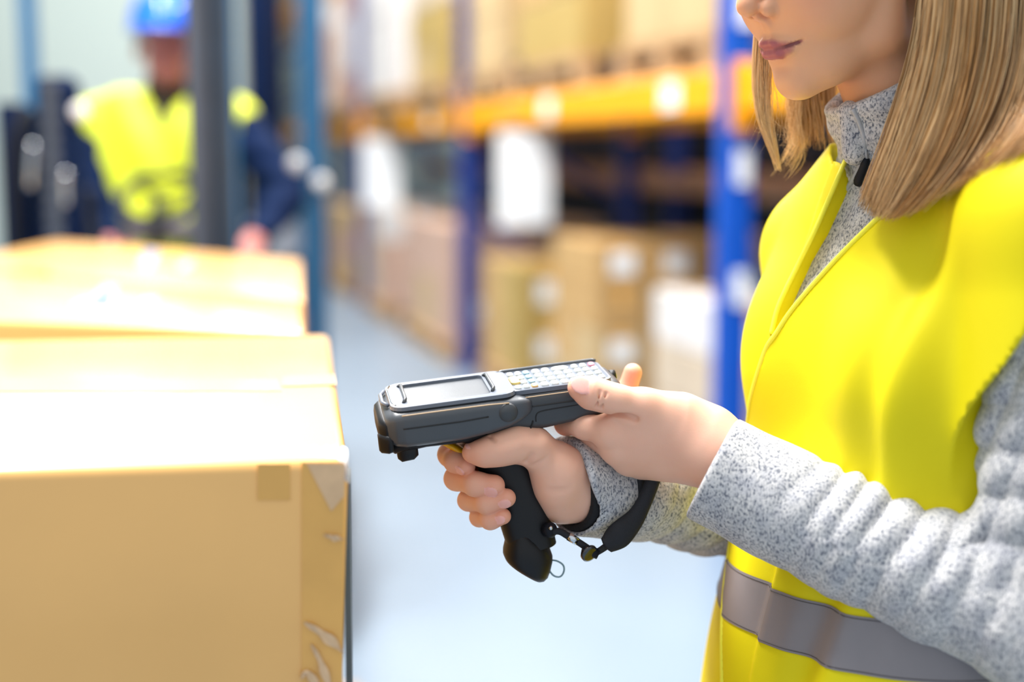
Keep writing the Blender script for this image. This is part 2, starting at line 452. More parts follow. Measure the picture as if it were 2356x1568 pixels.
for z in (1.585, 3.12):
    for d in (.0, 1.06):
        for a, b in [(-2.6, 0), (0, BAY), (BAY, 2 * BAY), (2 * BAY, 3 * BAY), (3 * BAY, 4 * BAY), (4 * BAY, 5 * BAY)]:
            mb = MB(); rbox(mb, (a + b) / 2, d, z, (b - a - .09, .05, .15), .006)
            o = mb.build('beam', MT['rack_yellow'], rack)
            for s in (a + .06, b - .06):
                mb = MB(); rbox(mb, s, d, z - .02, (.05, .07, .24)); mb.build('connector', MT['rack_yellow'], o)
    for k in range(70):
        s = -2.4 + k * .335
        if s > 5 * BAY - .2: break
        mb = MB(); rbox(mb, s, .53, z + .085, (.12, 1.05, .02)); mb.build('deck_board', MT['wood'], rack)
# paper location labels on the beam and posts
for s in (.55, 2.2, 5.0, 6.9): MB_ = MB(); rbox(MB_, s, -.028, 1.585, (.16, .006, .10)); MB_.build('beam_label', MT['paper'], rack)
for z in (1.32, .9, 1.86): MB_ = MB(); rbox(MB_, -.049, .01, z, (.008, .05, .12)); MB_.build('post_label', MT['paper'], rack)
# the rack standing back to back behind it
rack2 = empty('pallet_rack', tuple(rk(0, 1.5, 0)))
tag(rack2, 'worn dull-orange rack with dark shelves, back to back behind the yellow-beamed rack', 'rack')
for s in (-2.6, .3, 4.2, 8.3, 12.2):
    for d in (1.45, 2.5):
        mb = MB(); rbox(mb, s, d, 2.0, (.08, .1, 4.0)); mb.build('upright', MT['rack_navy'], rack2)
for d in (1.42, 2.52):
    for z in (1.16, .1, 2.6):
        mb = MB(); rbox(mb, 4.8, d, z, (14.8, .05, .12)); mb.build('beam', MT['rack_dull'], rack2)
mb = MB(); rbox(mb, 4.8, 1.97, 1.235, (14.8, 1.0, .03)); mb.build('shelf_board', MT['rack_dull'], rack2)
mb = MB(); rbox(mb, 4.8, 1.97, 2.68, (14.8, 1.0, .03)); mb.build('shelf_board', MT['rack_dull'], rack2)
for i, s in enumerate((-1.0, 1.6, 3.2, 5.6, 7.2, 9.6)):  # added black blocks stand in for the shade behind the front rack
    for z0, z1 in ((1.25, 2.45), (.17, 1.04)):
        r = empty('dark_backdrop', tuple(rk(s, 2.0, z0))); tag(r, 'added black block for the shade on the upper shelf of the back rack' if z0 > 1 else 'added black block for the shade low in the back rack', 'wrapped load', 'added black blocks in the back rack')
        mb = MB(); rbox(mb, s, 2.0, (z0 + z1) / 2, (1.5, .85, z1 - z0), .05); mb.build('backdrop_block', MT['rack_shade'], r)
        mb = MB(); rbox(mb, s, 1.572, (z0 + z1) / 2, (.3, .012, .2)); mb.build('navy_patch', MT['navy'], r)

# white aisle signs hung from the beam, facing down the aisle
def sign(px, ytop, ybot, wpx, label):
    # where the view to px crosses the rack front
    a = (px - IMG_W / 2) / FPX
    s = (RO[0] - a * RO[1]) / (a * RE[1] - RE[0])
    c = rk(s, -.02, 0); D = c[1]
    zt = at(px, ytop, D)[2]; zb = at(px, ybot, D)[2]; w = wpx / FPX * D
    r = empty('hanging_sign', (c[0], c[1], zb)); tag(r, label, 'sign', 'white signs under the yellow beam')
    MB().box((c[0], c[1], (zt + zb) / 2), (.012, w, zt - zb), RM, .004).build('board', MT['paper'], r)
    for k in (-1, 1):
        p = np.array([c[0], c[1], 0]) + np.array([RG[0], RG[1], 0]) * w * .35 * k
        MB().tube([(p[0], p[1], zt - .01), (p[0], p[1], zt + .08)], .006, 6).build('hook', MT['chrome'], r)
    MB().box((c[0] , c[1], zt + .085), (.03, w * .9, .02), RM).build('hanger_bar', MT['rack_dull'], r)
    return r
sign(1216, 305, 520, 128, 'broad white hanging sign under the yellow beam, above the yellow-brown cartons')
sign(886, 318, 476, 84, 'white hanging sign at the distant end of the yellow beam')

# cartons ----------------------------------------------------------
BOXM = {k: box_mat('carton_' + k, c) for k, c in dict(tan=(188, 150, 96), sand=(190, 162, 118), pink=(192, 158, 140), olive=(172, 144, 80), beige=(196, 178, 156), brown=(166, 128, 92), white=(214, 209, 207)).items()}
CARTON_MESH = {}
def carton(s, d, z, w, dp, h, col, label, group, lab=True, turn=0.0):
    """w along the rack depth, dp along the aisle"""
    r = empty('stock_carton', tuple(rk(s, d, z)), RANG + turn)
    tag(r, label, 'box', group)
    key = (round(w, 3), round(dp, 3), round(h, 3), col)
    if key not in CARTON_MESH:
        a = MB().box((0, 0, h / 2), (dp, w, h), bev=.008); me = bpy.data.meshes.new('carton_body'); me.from_pydata(a.v, [], a.f); me.materials.append(BOXM[col])
        t = MB().box((0, 0, h + .0005), (dp * .98, .05, .002)); t.box((-dp / 2 - .0003, 0, h - .0385), (.0022, .05, .08)); mt = bpy.data.meshes.new('lid_tape'); mt.from_pydata(t.v, [], t.f); mt.materials.append(MT['tape'])
        l = MB().box((-dp / 2 - .002, 0, h * .52), (.003, min(.13, w * .45), min(.12, h * .5))); ml = bpy.data.meshes.new('label_sticker'); ml.from_pydata(l.v, [], l.f); ml.materials.append(MT['paper'])
        CARTON_MESH[key] = (me, mt, ml)
    me, mt, ml = CARTON_MESH[key]
    link('carton_body', me, None, r, False); link('lid_tape', mt, None, r, False)
    if lab: link('label_sticker', ml, None, r, False)
    return r
WORD = dict(tan='tan', sand='sandy', pink='pinkish', olive='yellow-brown', beige='beige', brown='brown', white='white')
def load(s0, d0, z0, nd, nz, w, dp, h, cols, where, group, lab=.7, ns=1):
    rr = random.Random(int(s0 * 100 + z0 * 10))
    c = rk(s0 + dp * ns / 2 + .02, d0 + w * nd / 2, z0)
    pallet(tuple(c), dp * ns + .06, w * nd + .04, RANG, 'wooden pallet under the ' + group, 'pallets in the rack'); z0 += .142
    rows = ['bottom', 'second', 'third', 'fourth'][:nz - 1] + ['top']
    for i in range(nd):
        for j in range(nz):
            for q in range(ns):
                col = rr.choice(cols); st = rr.random() < lab
                carton(s0 + dp * (q + .5) + .02, d0 + w * (i + .5), z0 + h * j, w - .014, dp - .016, h - .004, col,
                       '%s %s carton, %s row of stack %s' % (('stickered' if st else 'plain'), WORD[col], rows[j], where), group, st, rr.uniform(-.012, .012))
load(1.55, .02, 0, 4, 4, .265, .36, .205, ['tan', 'sand', 'tan'], 'past the bright blue post', 'tan floor cartons past the blue post', .85, 2)
load(2.75, -.02, 0, 3, 2, .36, .40, .31, ['olive', 'tan'], 'under the broad white sign', 'yellow-brown cartons below the sign', .8, 2)
load(.35, .10, 0, 3, 3, .3, .34, .22, ['white', 'beige', 'white'], 'beside the bright blue post', 'pale cartons by the blue post', .3, 2)
load(4.35, -.06, 0, 3, 2, .36, .5, .38, ['pink', 'pink', 'sand'], 'past the dark blue post', 'pinkish cartons past the dark blue post', .15, 3)
load(6.6, -.06, 0, 3, 3, .36, .5, .26, ['pink', 'beige', 'white'], 'under the distant white sign', 'pale cartons under the distant sign', .3, 2)
load(8.6, -.06, 0, 3, 3, .36, .6, .24, ['sand', 'pink'], 'low at the aisle end', 'cartons low at the aisle end', .3, 3)
# upper level
ZU = 1.682
load(.30, .05, ZU, 2, 2, .5, .5, .36, ['sand', 'tan'], 'on the yellow beam at the bright blue post', 'sandy cartons up on the yellow beam', .35, 2)
load(1.75, .0, ZU, 2, 3, .52, .55, .30, ['tan', 'sand', 'olive'], 'on the yellow beam mid-bay', 'tan cartons up on the yellow beam', .4, 2)
load(3.12, -.02, ZU, 2, 3, .5, .38, .30, ['beige', 'sand'], 'on the yellow beam above the broad sign', 'beige cartons up on the yellow beam', .5, 2)
load(4.4, -.05, ZU, 3, 4, .36, .6, .26, ['beige', 'sand', 'olive'], 'on the yellow beam past the dark blue post', 'mixed cartons past the dark blue post', .4, 2)
load(6.0, -.08, ZU, 2, 2, .54, .7, .58, ['white'], 'on the yellow beam above the distant sign', 'white cartons up on the yellow beam', .0, 2)
load(8.4, -.05, ZU, 3, 4, .36, .7, .26, ['pink', 'white'], 'on the yellow beam at the aisle end', 'rose cartons up on the yellow beam', .0, 4)
# dark tool cases lying on the upper pallets
for (s_, d_, w, h, lb) in [(3.01, .2, .36, .20, 'dark grey case standing on the yellow beam deck by the beige cartons'), (1.55, .25, .30, .16, 'dark case on the yellow beam deck between sandy and tan cartons')]:
    c = rk(s_, d_, ZU)
    r = empty('tool_case', tuple(c), RANG); tag(r, lb, 'case')
    MB().box((0, 0, h / 2), (.12, w, h), bev=.02).build('shell', MT['navy'], r, world=False)
    MB().tube([(0, -.06, h - .004), (0, -.05, h + .03), (0, .05, h + .03), (0, .06, h - .004)], .008, 6).build('handle', MT['black'], r, world=False)
# stock of a dark rack end, far left of the aisle
for k, (x, y, w, h, m, lb) in enumerate([(-2.78, 14.5, .9, 3.6, 'navy', 'tall dark blue steel cabinet near the back wall'), (-3.6, 17.0, 1.0, 3.0, 'film_white', 'tall block wrapped in white film near the back wall')]):
    r = empty('storage_block', (x, y, 0)); tag(r, lb, 'cabinet' if k == 0 else 'wrapped load')
    MB().box((x, y, h / 2), (w, .8, h), bev=.03).build('body', MT[m], r)
    MB().box((x, y - .41, h * .5), (.03, .02, h * .9)).build('seam', MT['black'], r)

# ------------------------------------------------------------------ hand scanner
MT['dev'] = material('scanner_grey_plastic', (70, 74, 80), .38, vary=.08, vscale=40, bump=.05, bscale=900, spec=.5)
MT['dev_side'] = material('scanner_side_grip', (60, 63, 67), .42, vary=.08, vscale=40, bump=.05, bscale=900)
MT['dev_top'] = material('scanner_deck_plastic', (96, 103, 116), .36, vary=.05, vscale=40)
MT['dev_black'] = material('scanner_black_plastic', (10, 11, 17), .45, vary=.1, vscale=40, bump=.08, bscale=1200, spec=.35)
MT['dev_line'] = material('scanner_seam', (24, 25, 28), .6, vary=.1)
MT['bronze'] = material('scanner_worn_rim', (176, 150, 120), .35, vary=.1, vscale=60)
MT['key'] = material('key_white', (226, 230, 226), .4, vary=.03)
MT['key_y'] = material('key_yellow', (244, 214, 130), .4, vary=.03)
MT['key_b'] = material('key_blue', (150, 190, 205), .4, vary=.03)
MT['key_o'] = material('key_orange', (238, 186, 120), .4, vary=.03)
MT['key_r'] = material('key_red', (220, 130, 150), .4, vary=.03)
MT['screen'] = material('screen_glass', (206, 209, 214), .10, vary=.05, coat=1.0, spec=.8)
MT['trigger'] = material('trigger_yellow', (240, 178, 10), .35, vary=.05)

DYAW, DPIT = R(9), R(6)
DU = np.array([math.cos(DYAW) * math.cos(DPIT), math.sin(DYAW) * math.cos(DPIT), math.sin(DPIT)])
DN = np.array([math.sin(DYAW), -math.cos(DYAW), 0.0])        # towards the near side
DW = np.cross(DN, DU)
_r = R(5.5); DN, DW = DN * math.cos(_r) - DW * math.sin(_r), DW * math.cos(_r) + DN * math.sin(_r)   # rolled towards the camera
DO = at(880, 918, 1.168)
def dv(x, n, w): return DO + DU * x + DN * n + DW * w
def dlocal(P): q = np.asarray(P) - DO; return np.array([q @ DU, q @ DN, q @ DW])
DL = .198
hp = dv(.12, 0, -.12)
scn = empty('handheld_scanner', tuple(hp)); tag(scn, 'dark grey pistol-grip barcode scanner held in both hands', 'scanner')

def sup(th, e):
    c, s = math.cos(th), math.sin(th)
    return math.copysign(abs(c) ** e, c), math.copysign(abs(s) ** e, s)
def dloft(name, secs, mat, parent, n=40, e=.42, cap=True):
    """secs: (x, n_centre, w_top, w_bot, half_width)"""
    V = []; F = []
    for (x, nc, wt, wb, hw) in secs:
        for k in range(n):
            a, b = sup(2 * math.pi * k / n, e)
            V.append(dv(x, nc + a * hw, (wt + wb) / 2 + b * (wt - wb) / 2))
    m = len(secs)
    for i in range(m - 1):
        for k in range(n): F.append((i * n + k, i * n + (k + 1) % n, (i + 1) * n + (k + 1) % n, (i + 1) * n + k))
    if cap: F.append(tuple(range(n))[::-1]); F.append(tuple((m - 1) * n + k for k in range(n)))
    o = MB().add(V, F).build(name, mat, parent, True)
    return o
def sec_interp(tab, xs):
    T = np.array(tab); X = T[:, 0]
    out = []
    for x in xs: out.append([x] + [float(np.interp(x, X, T[:, j])) for j in range(1, T.shape[1])])
    return out
# head housing (wide, with the screen)
head_tab = [(-.0030, 0, -.010, -.024, .026), (-.0015, 0, -.0055, -.0285, .033), (.001, 0, -.003, -.031, .0370), (.006, 0, -.0008, -.0335, .0405), (.014, 0, 0, -.0350, .0425),
            (.06, 0, 0, -.0350, .0425), (.085, 0, -.0002, -.0320, .0425), (.100, 0, -.001, -.0285, .0422), (.110, 0, -.002, -.0245, .0408), (.117, 0, -.004, -.0205, .0380), (.120, 0, -.006, -.018, .034)]
dloft('head_housing', sec_interp(head_tab, list(np.linspace(-.003, .014, 12)) + list(np.linspace(.02, .12, 40))), MT['dev'], scn)
key_tab = [(.075, 0, -.0015, -.034, .030), (.085, 0, -.0010, -.0365, .0335), (.13, 0, -.0006, -.0365, .0340), (.17, 0, -.0006, -.0325, .0335), (.188, 0, -.0010, -.030, .0325), (.1945, 0, -.003, -.027, .0305), (.198, 0, -.006, -.024, .027)]
dloft('keypad_housing', sec_interp(key_tab, np.linspace(.075, .198, 36)), MT['dev_side'], scn)
# scan-engine nose, underside
dloft('underbody', [(.000, 0, -.028, -.0395, .026), (.004, 0, -.026, -.0425, .030), (.03, 0, -.026, -.0395, .031), (.06, 0, -.026, -.0405, .030), (.085, 0, -.025, -.050, .026), (.118, 0, -.025, -.0485, .022), (.128, 0, -.026, -.040, .018)], MT['dev_black'], scn, 32, .6)
dloft('front_bumper', [(-.0075, 0, -.013, -.026, .024), (-.0065, 0, -.009, -.030, .029), (-.003, 0, -.007, -.032, .0335), (.001, 0, -.007, -.032, .036)], MT['dev_black'], scn, 28, .5)
dloft('bumper_foot', [(.006, .020, -.036, -.046, .006), (.009, .020, -.035, -.0485, .009), (.019, .020, -.035, -.0475, .010), (.023, .020, -.036, -.0445, .008)], MT['dev_black'], scn, 20, .5)
dloft('bumper_foot', [(.006, -.020, -.036, -.046, .006), (.009, -.020, -.035, -.0485, .009), (.019, -.020, -.035, -.0475, .010), (.023, -.020, -.036, -.0445, .008)], MT['dev_black'], scn, 20, .5)
dloft('corner_bumper', [(-.0085, .0245, -.0225, -.036, .004), (-.007, .0255, -.021, -.0375, .0065), (-.001, .030, -.021, -.0375, .0075), (.003, .032, -.022, -.036, .006)], MT['dev_black'], scn, 20, .6)
# top deck with the sunken screen: bezel built as a rounded frame
def drect(x0, x1, n0, n1, r, w, k=5):
    pts = []
    for (cx, cn, a0) in [(x1 - r, n1 - r, 0), (x0 + r, n1 - r, 90), (x0 + r, n0 + r, 180), (x1 - r, n0 + r, 270)]:
        for i in range(k + 1):
            a = R(a0 + 90 * i / k); pts.append(dv(cx + r * math.cos(a), cn + r * math.sin(a), w))
    return pts
def frame(name, loops, mat, cap_last=False, parent=scn):
    V = []; F = []; n = len(loops[0])
    for l in loops: V += l
    for i in range(len(loops) - 1):
        for k in range(n): F.append((i * n + k, i * n + (k + 1) % n, (i + 1) * n + (k + 1) % n, (i + 1) * n + k))
    if cap_last: F.append(tuple((len(loops) - 1) * n + k for k in range(n)))
    return MB().add(V, F).build(name, mat, parent, False)
frame('screen_bezel', [drect(.004, .108, -.0385, .0385, .012, -.0015), drect(.0045, .1075, -.038, .038, .012, .0016), drect(.007, .106, -.036, .036, .010, .0022),
                       drect(.0185, .0875, -.0305, .0305, .004, .0018), drect(.0195, .0865, -.0295, .0295, .004, -.0060)], MT['dev_top'])
frame('screen', [drect(.0195, .0865, -.0295, .0295, .004, -.0064), drect(.0195, .0865, -.0295, .0295, .004, -.0038)], MT['screen'], True)
# raised ridges at both ends of the screen
for (xa, na, nb) in [(.089, -.026, .026), (.0155, -.026, .026)]:
    MB().tube([dv(xa, na, .002), dv(xa + .002, na + .004, .0042), dv(xa + .002, nb - .004, .0042), dv(xa, nb, .002)], .0015, 8).build('screen_ridge', MT['dev'], scn, True)
MB().tube([dv(.0025, -.022, .0005), dv(-.001, -.012, .0003), dv(-.001, .012, .0003), dv(.0025, .022, .0005)], .0018, 8).build('speaker_rim', MT['dev_top'], scn, True)
MB().tube([dv(.0085, -.03, .0022), dv(.006, -.02, .0022), dv(.006, .02, .0022), dv(.0085, .032, .0022)], .0007, 6).build('indicator_strip', MT['chrome'], scn, True)
# rim line and seams on the near and far side
for sg in (1, -1):
    rim = [dv(x, sg * hw * 1.0, wt - .0042) for (x, nc, wt, wb, hw) in sec_interp(head_tab, np.linspace(.012, .1, 20))]
    MB().tube(rim, .0006, 6).build('rim_line', MT['bronze'], scn, True)
    sm_ = [dv(x, sg * (hw + .0001), (wt * .56 + wb * .44)) for (x, nc, wt, wb, hw) in sec_interp(head_tab, np.linspace(.012, .082, 20))]
    MB().tube(sm_, .0006, 6).build('seam', MT['dev_line'], scn, True)
    MB().tube([dv(x, sg * (hw + .00005), wt - .0042) for (x, nc, wt, wb, hw) in sec_interp(key_tab, np.linspace(.115, .19, 20))], .0005, 6).build('rim_line', MT['bronze'], scn, True)
    MB().tube([dv(x, sg * (hw + .0001), wt - .0125) for (x, nc, wt, wb, hw) in sec_interp(key_tab, np.linspace(.118, .19, 20))], .0006, 6).build('seam', MT['dev_line'], scn, True)
    MB().tube(spline([dv(.122, sg * .0339, -.0265), dv(.1225, sg * .0340, -.0215), dv(.126, sg * .0340, -.0185), dv(.14, sg * .0340, -.0175), dv(.185, sg * .0326, -.0165)], 24), .0005, 6).build('seam', MT['dev_line'], scn, True)
    for xk in (.104, .1085):
        MB().tube([dv(xk, sg * .0322, -.0285), dv(xk + .0004, sg * .0328, -.0315), dv(xk, sg * .0318, -.0345)], .0010, 6).build('vent_slot', MT['dev_line'], scn, True)
    MB().tube(spline([dv(.1195, sg * .0342, -.0255), dv(.118, sg * .0340, -.030), dv(.115, sg * .032, -.0355)], 8), .0006, 6).build('seam', MT['dev_line'], scn, True)
    o = MB().add(*tube_arrays([dv(.0985, sg * .0405, -.0135), dv(.0985, sg * .0432, -.0135)], [(.0085, .0085), (.0072, .0072)], 24)).build('side_dimple', MT['dev_side'], scn, True)
# keypad deck and keys
frame('keypad_deck', [drect(.103, .190, -.0305, .0305, .008, -.003), drect(.103, .190, -.0305, .0305, .008, .0006), drect(.105, .188, -.0295, .0295, .007, .0012), drect(.1065, .1865, -.0285, .0285, .006, .0002)], MT['dev_top'], True)
MB().tube([dv(.100, -.0305, .0004)] + [dv(x, -.0315, .0018) for x in (.106, .13, .16, .186)] + [dv(.189, -.030, .001)], .0016, 8).build('deck_rail', MT['dev'], scn, True)
def key(x, n, lx, ln, m, h=.0022):
    r = min(lx, ln) * .42
    return frame('key', [drect(x - lx / 2, x + lx / 2, n - ln / 2, n + ln / 2, r, 0, 3), drect(x - lx / 2, x + lx / 2, n - ln / 2, n + ln / 2, r, h * .7, 3),
                         drect(x - lx * .38, x + lx * .38, n - ln * .38, n + ln * .38, r * .75, h, 3)], m, True)
cols_x = [.1115, .1185, .1255, .134, .1425, .151, .1595, .168, .1755, .183]
rows_n = [-.021, -.007, .007, .021]
for ci, x in enumerate(cols_x):
    for ri, n in enumerate(rows_n):
        m = MT['key']; lx, ln = .0052, .0085
        if ci in (3, 4, 5, 6): lx, ln = .0064, .0098
        if ci == 0:
            if ri in (1, 2): continue
        if ci == 2: m = MT['key_o'] if ri == 3 else MT['key_b']
        if ci in (5, 6) and ri == 0:
            if ci == 5: key(.1552, n, .0145, .0095, MT['key'])
            continue
        if ci == 9 and ri == 0: m = MT['key_r']
        key(x, n, lx, ln, m)
key(.1118, .0, .0078, .020, MT['key_y'], .003)
# rear connector
MB().add(*tube_arrays([dv(.196, -.012, -.010), dv(.2015, -.012, -.010)], [.0062, .0058], 20)).build('rear_port', MT['dev_black'], scn, True)
MB().add(*tube_arrays([dv(.2015, -.012, -.010), dv(.2022, -.012, -.010)], [.0040, .0036], 16)).build('rear_cap', MT['chrome'], scn, True)
# pistol grip
HY = dv(.115, 0, 0)[1]
def hpt(px, py): return at(px, py, HY)
grip_c = [(1148, 1000, .030, .0175), (1156, 1045, .0245, .0165), (1172, 1085, .0225, .0165), (1187, 1125, .0222, .0170), (1200, 1165, .0222, .0172), (1211, 1205, .0218, .0172), (1219, 1236, .0212, .0172), (1222, 1252, .0215, .0175)]
def grip_loft(name, cs, mat, parent, n=28, e=.75, sm=True):
    V = []; F = []; fr = frames([hpt(c[0], c[1]) for c in cs]); T = [f[1] for f in fr]
    nn = Vector(DN)
    for (p, t, a, b), c in zip(fr, cs):
        tt = Vector(c[4]) if len(c) > 4 else t
        ax = nn.cross(tt).normalized(); 
        for k in range(n):
            u, v = sup(2 * math.pi * k / n, e); V.append(p + ax * (u * c[2]) + nn * (v * c[3]))
    m = len(cs)
    for i in range(m - 1):
        for k in range(n): F.append((i * n + k, i * n + (k + 1) % n, (i + 1) * n + (k + 1) % n, (i + 1) * n + k))
    F.append(tuple(range(n))[::-1]); F.append(tuple((m - 1) * n + k for k in range(n)))
    o = MB().add(V, F).build(name, mat, parent, sm)
    bm = bmesh.new(); bm.from_mesh(o.data); bmesh.ops.recalc_face_normals(bm, faces=bm.faces); bm.to_mesh(o.data); bm.free()
    return o
gs = spline([(c[0], c[1], c[2] * 1e4, c[3] * 1e4) for c in grip_c], 36)
grip_loft('grip', [(g[0], g[1], g[2] / 1e4, g[3] / 1e4) for g in gs], MT['dev_black'], scn)
tf = Vector((-.55, 0, -.83)).normalized()         # the foot leans forward
foot = [(1220, 1228, .0195, .0165, tf), (1222, 1245, .0218, .0185, tf), (1220, 1256, .0226, .0205, tf), (1214, 1275, .0232, .0215, tf), (1209, 1292, .0228, .0212, tf), (1205, 1302, .0212, .0198, tf), (1203, 1308, .0185, .0172, tf)]
fs = [(*f[:4], tf) for f in foot]
grip_loft('grip_foot', fs, MT['dev_black'], scn, 32, .8)
MB().tube(spline([hpt(1262, 1285), hpt(1258, 1300), hpt(1272, 1322), hpt(1288, 1326), hpt(1297, 1315), hpt(1296, 1300), hpt(1282, 1290), hpt(1264, 1287), hpt(1258, 1284)], 48), .0008, 8).build('tether_loop', material('tether_cord', (120, 150, 160), .5, vary=.1), scn, True)
# trigger
tg = spline([at(1012, 1012, HY - .008), at(1030, 1019, HY - .008), at(1050, 1030, HY - .008), at(1070, 1046, HY - .006), at(1082, 1075, HY)], 20)
MB().tube(tg, [(.0022 + .0012 * math.sin(math.pi * i / 19), .0085) for i in range(20)], 14).build('trigger', MT['trigger'], scn, True)
strap_y = HY

# ------------------------------------------------------------------ wrist strap of the scanner
ws = empty('wrist_strap', tuple(at(1350, 1290, HY))); tag(ws, 'black wrist strap hanging from the scanner grip with silver ferrule', 'strap')
MT['webbing'] = material('black_webbing', (12, 14, 24), .7, vary=.3, vscale=80, bump=.3, bscale=900)
YS = HY - .018
MB().add(*tube_arrays([at(1258, 1218, HY - .012), at(1268, 1219, HY - .018), at(1274, 1220, HY - .02)], [.006, .0066, .004], 16)).build('anchor_button', MT['black'], ws, True)
MB().add(*tube_arrays([at(1266, 1214, HY - .020), at(1268, 1214, HY - .0245)], [.0022, .0016], 12)).build('rivet', MT['chrome'], ws, True)
MB().tube(spline([at(1270, 1222, YS), at(1288, 1222, YS), at(1306, 1232, YS), at(1330, 1246, YS), at(1350, 1259, YS), at(1368, 1272, YS)], 30), .0030, 10).build('cord', MT['webbing'], ws, True)
MB().tube([at(1308, 1233, YS), at(1328, 1245, YS)], .0036, 14).build('ferrule', MT['chrome'], ws, True)
dn = Vector((.45, -.75, -.35)).normalized(); dc = Vector(at(1356, 1273, YS - .004))
MB().add(*tube_arrays([dc - dn * .002, dc - dn * .0015, dc + dn * .0010, dc + dn * .0016], [.0062, .0078, .0076, .0058], 28)).build('slider_disc', material('gloss_black', (14, 16, 24), .12, vary=.1, coat=1.0), ws, True)
MB().tube([at(1340, 1262, YS), at(1360, 1268, YS), at(1376, 1274, YS)], .0046, 12).build('slider_body', MT['black'], ws, True)
def ribbon(name, pts, widths, thick, mat, parent, wdir):
    P = spline(pts, 40); W = np.interp(np.linspace(0, 1, 40), np.linspace(0, 1, len(widths)), widths)
    V = []; F = []
    for i, p in enumerate(P):
        t = P[min(i + 1, 39)] - P[max(i - 1, 0)]; t /= np.linalg.norm(t)
        s = np.array(wdir, float); s = s - t * (s @ t); s /= np.linalg.norm(s); nn = np.cross(t, s)
        for (a, b) in ((-1, -1), (1, -1), (1, 1), (-1, 1)): V.append(p + s * a * W[i] / 2 + nn * b * thick / 2)
    for i in range(39):
        for k in range(4): F.append((i * 4 + k, i * 4 + (k + 1) % 4, i * 4 + 4 + (k + 1) % 4, i * 4 + 4 + k))
    F += [(3, 2, 1, 0), (156, 157, 158, 159)]
    return MB().add(V, F).build(name, mat, parent, False)
ribbon('thin_strap', [at(1370, 1272, YS), at(1386, 1262, YS), at(1400, 1252, YS), at(1412, 1244, YS)], [.0045, .0055, .007], .003, MT['webbing'], ws, (.5, -.2, .8))
MB().tube(spline([at(1392, 1256, YS), at(1408, 1244, YS), at(1430, 1225, YS), at(1462, 1190, YS + .003), at(1484, 1150, YS + .006), at(1500, 1110, YS + .009), at(1512, 1070, YS + .012), at(1518, 1030, YS + .016)], 40),
          [(.0035, .0035)] + [(.0065 + .005 * math.exp(-((i - 10) / 7) ** 2), .005) for i in range(1, 40)], 14).build('webbing_sleeve', MT['webbing'], ws, True)
MB().tube(spline([at(1446, 1212, YS + .012), at(1468, 1170, YS + .016), at(1480, 1130, YS + .018), at(1478, 1095, YS + .02), at(1472, 1050, YS + .022)], 24), [(.0055, .003)] * 24, 12).build('webbing_loop', MT['webbing'], ws, True)

# ------------------------------------------------------------------ the woman
def skin_material(name, base, tint, warm):
    m = bpy.data.materials.new(name); m.use_nodes = True; nt = m.node_tree; b = nt.nodes['Principled BSDF']
    N = lambda t: nt.nodes.new(t)
    tc = N('ShaderNodeTexCoord'); no = N('ShaderNodeTexNoise'); no.inputs['Scale'].default_value = 55; no.inputs['Detail'].default_value = 4
    nt.links.new(tc.outputs['Object'], no.inputs['Vector'])
    def mix(f, a, bb):
        x = N('ShaderNodeMix'); x.data_type = 'RGBA'
        if isinstance(f, float): x.inputs[0].default_value = f
        else: nt.links.new(f, x.inputs[0])
        for s, v in ((6, a), (7, bb)):
            if isinstance(v, tuple): x.inputs[s].default_value = (*v, 1)
            else: nt.links.new(v, x.inputs[s])
        return x.outputs[2]
    c = mix(no.outputs[0], lin(base), tuple(v * w for v, w in zip(lin(base), (.94, .84, .80))))
    for att, col in (('tan', (206, 152, 104)), ('warm', warm), ('lip', tint), ('dark', (70, 36, 26)), ('nail', (238, 178, 168))):  # tan: shade and vest bounce on the face, put into skin colour
        a = N('ShaderNodeAttribute'); a.attribute_name = att
        c = mix(a.outputs['Fac'], c, lin(col))
    nt.links.new(c, b.inputs['Base Color'])
    na = N('ShaderNodeAttribute'); na.attribute_name = 'nail'
    mr = N('ShaderNodeMapRange'); mr.inputs['To Min'].default_value = .50; mr.inputs['To Max'].default_value = .28
    nt.links.new(na.outputs['Fac'], mr.inputs['Value']); nt.links.new(mr.outputs[0], b.inputs['Roughness'])
    b.inputs['Specular IOR Level'].default_value = .42
    b.inputs['Subsurface Weight'].default_value = .25; b.inputs['Subsurface Radius'].default_value = (.006, .002, .001); b.inputs['Subsurface Scale'].default_value = 1.0
    n2 = N('ShaderNodeTexNoise'); n2.inputs['Scale'].default_value = 700; n2.inputs['Detail'].default_value = 2
    nt.links.new(tc.outputs['Object'], n2.inputs['Vector'])
    bp = N('ShaderNodeBump'); bp.inputs['Strength'].default_value = .12; bp.inputs['Distance'].default_value = .0006
    nt.links.new(n2.outputs[0], bp.inputs['Height']); nt.links.new(bp.outputs[0], b.inputs['Normal'])
    return m
MT['skin'] = skin_material('skin', (234, 186, 162), (166, 92, 96), (226, 140, 112))

wfoot = np.array([.35, 1.22, 0])
woman = empty('person', tuple(wfoot))
tag(woman, 'person in yellow safety vest and grey fleece holding the barcode scanner', 'person')

mm = .001
# ---- torso frame
TC = np.array([.362, 1.235]); TYAW = R(27)
TF = np.array([-math.cos(TYAW), -math.sin(TYAW)]); TL = np.array([math.sin(TYAW), -math.cos(TYAW)])     # forward, her left (camera side)
def tw(f, l, z): p = TC + TF * f + TL * l; return np.array([p[0], p[1], z])
def tl(P):
    q = P[:, :2] - TC.astype(np.float32); return q @ TF.astype(np.float32), q @ TL.astype(np.float32), P[:, 2]

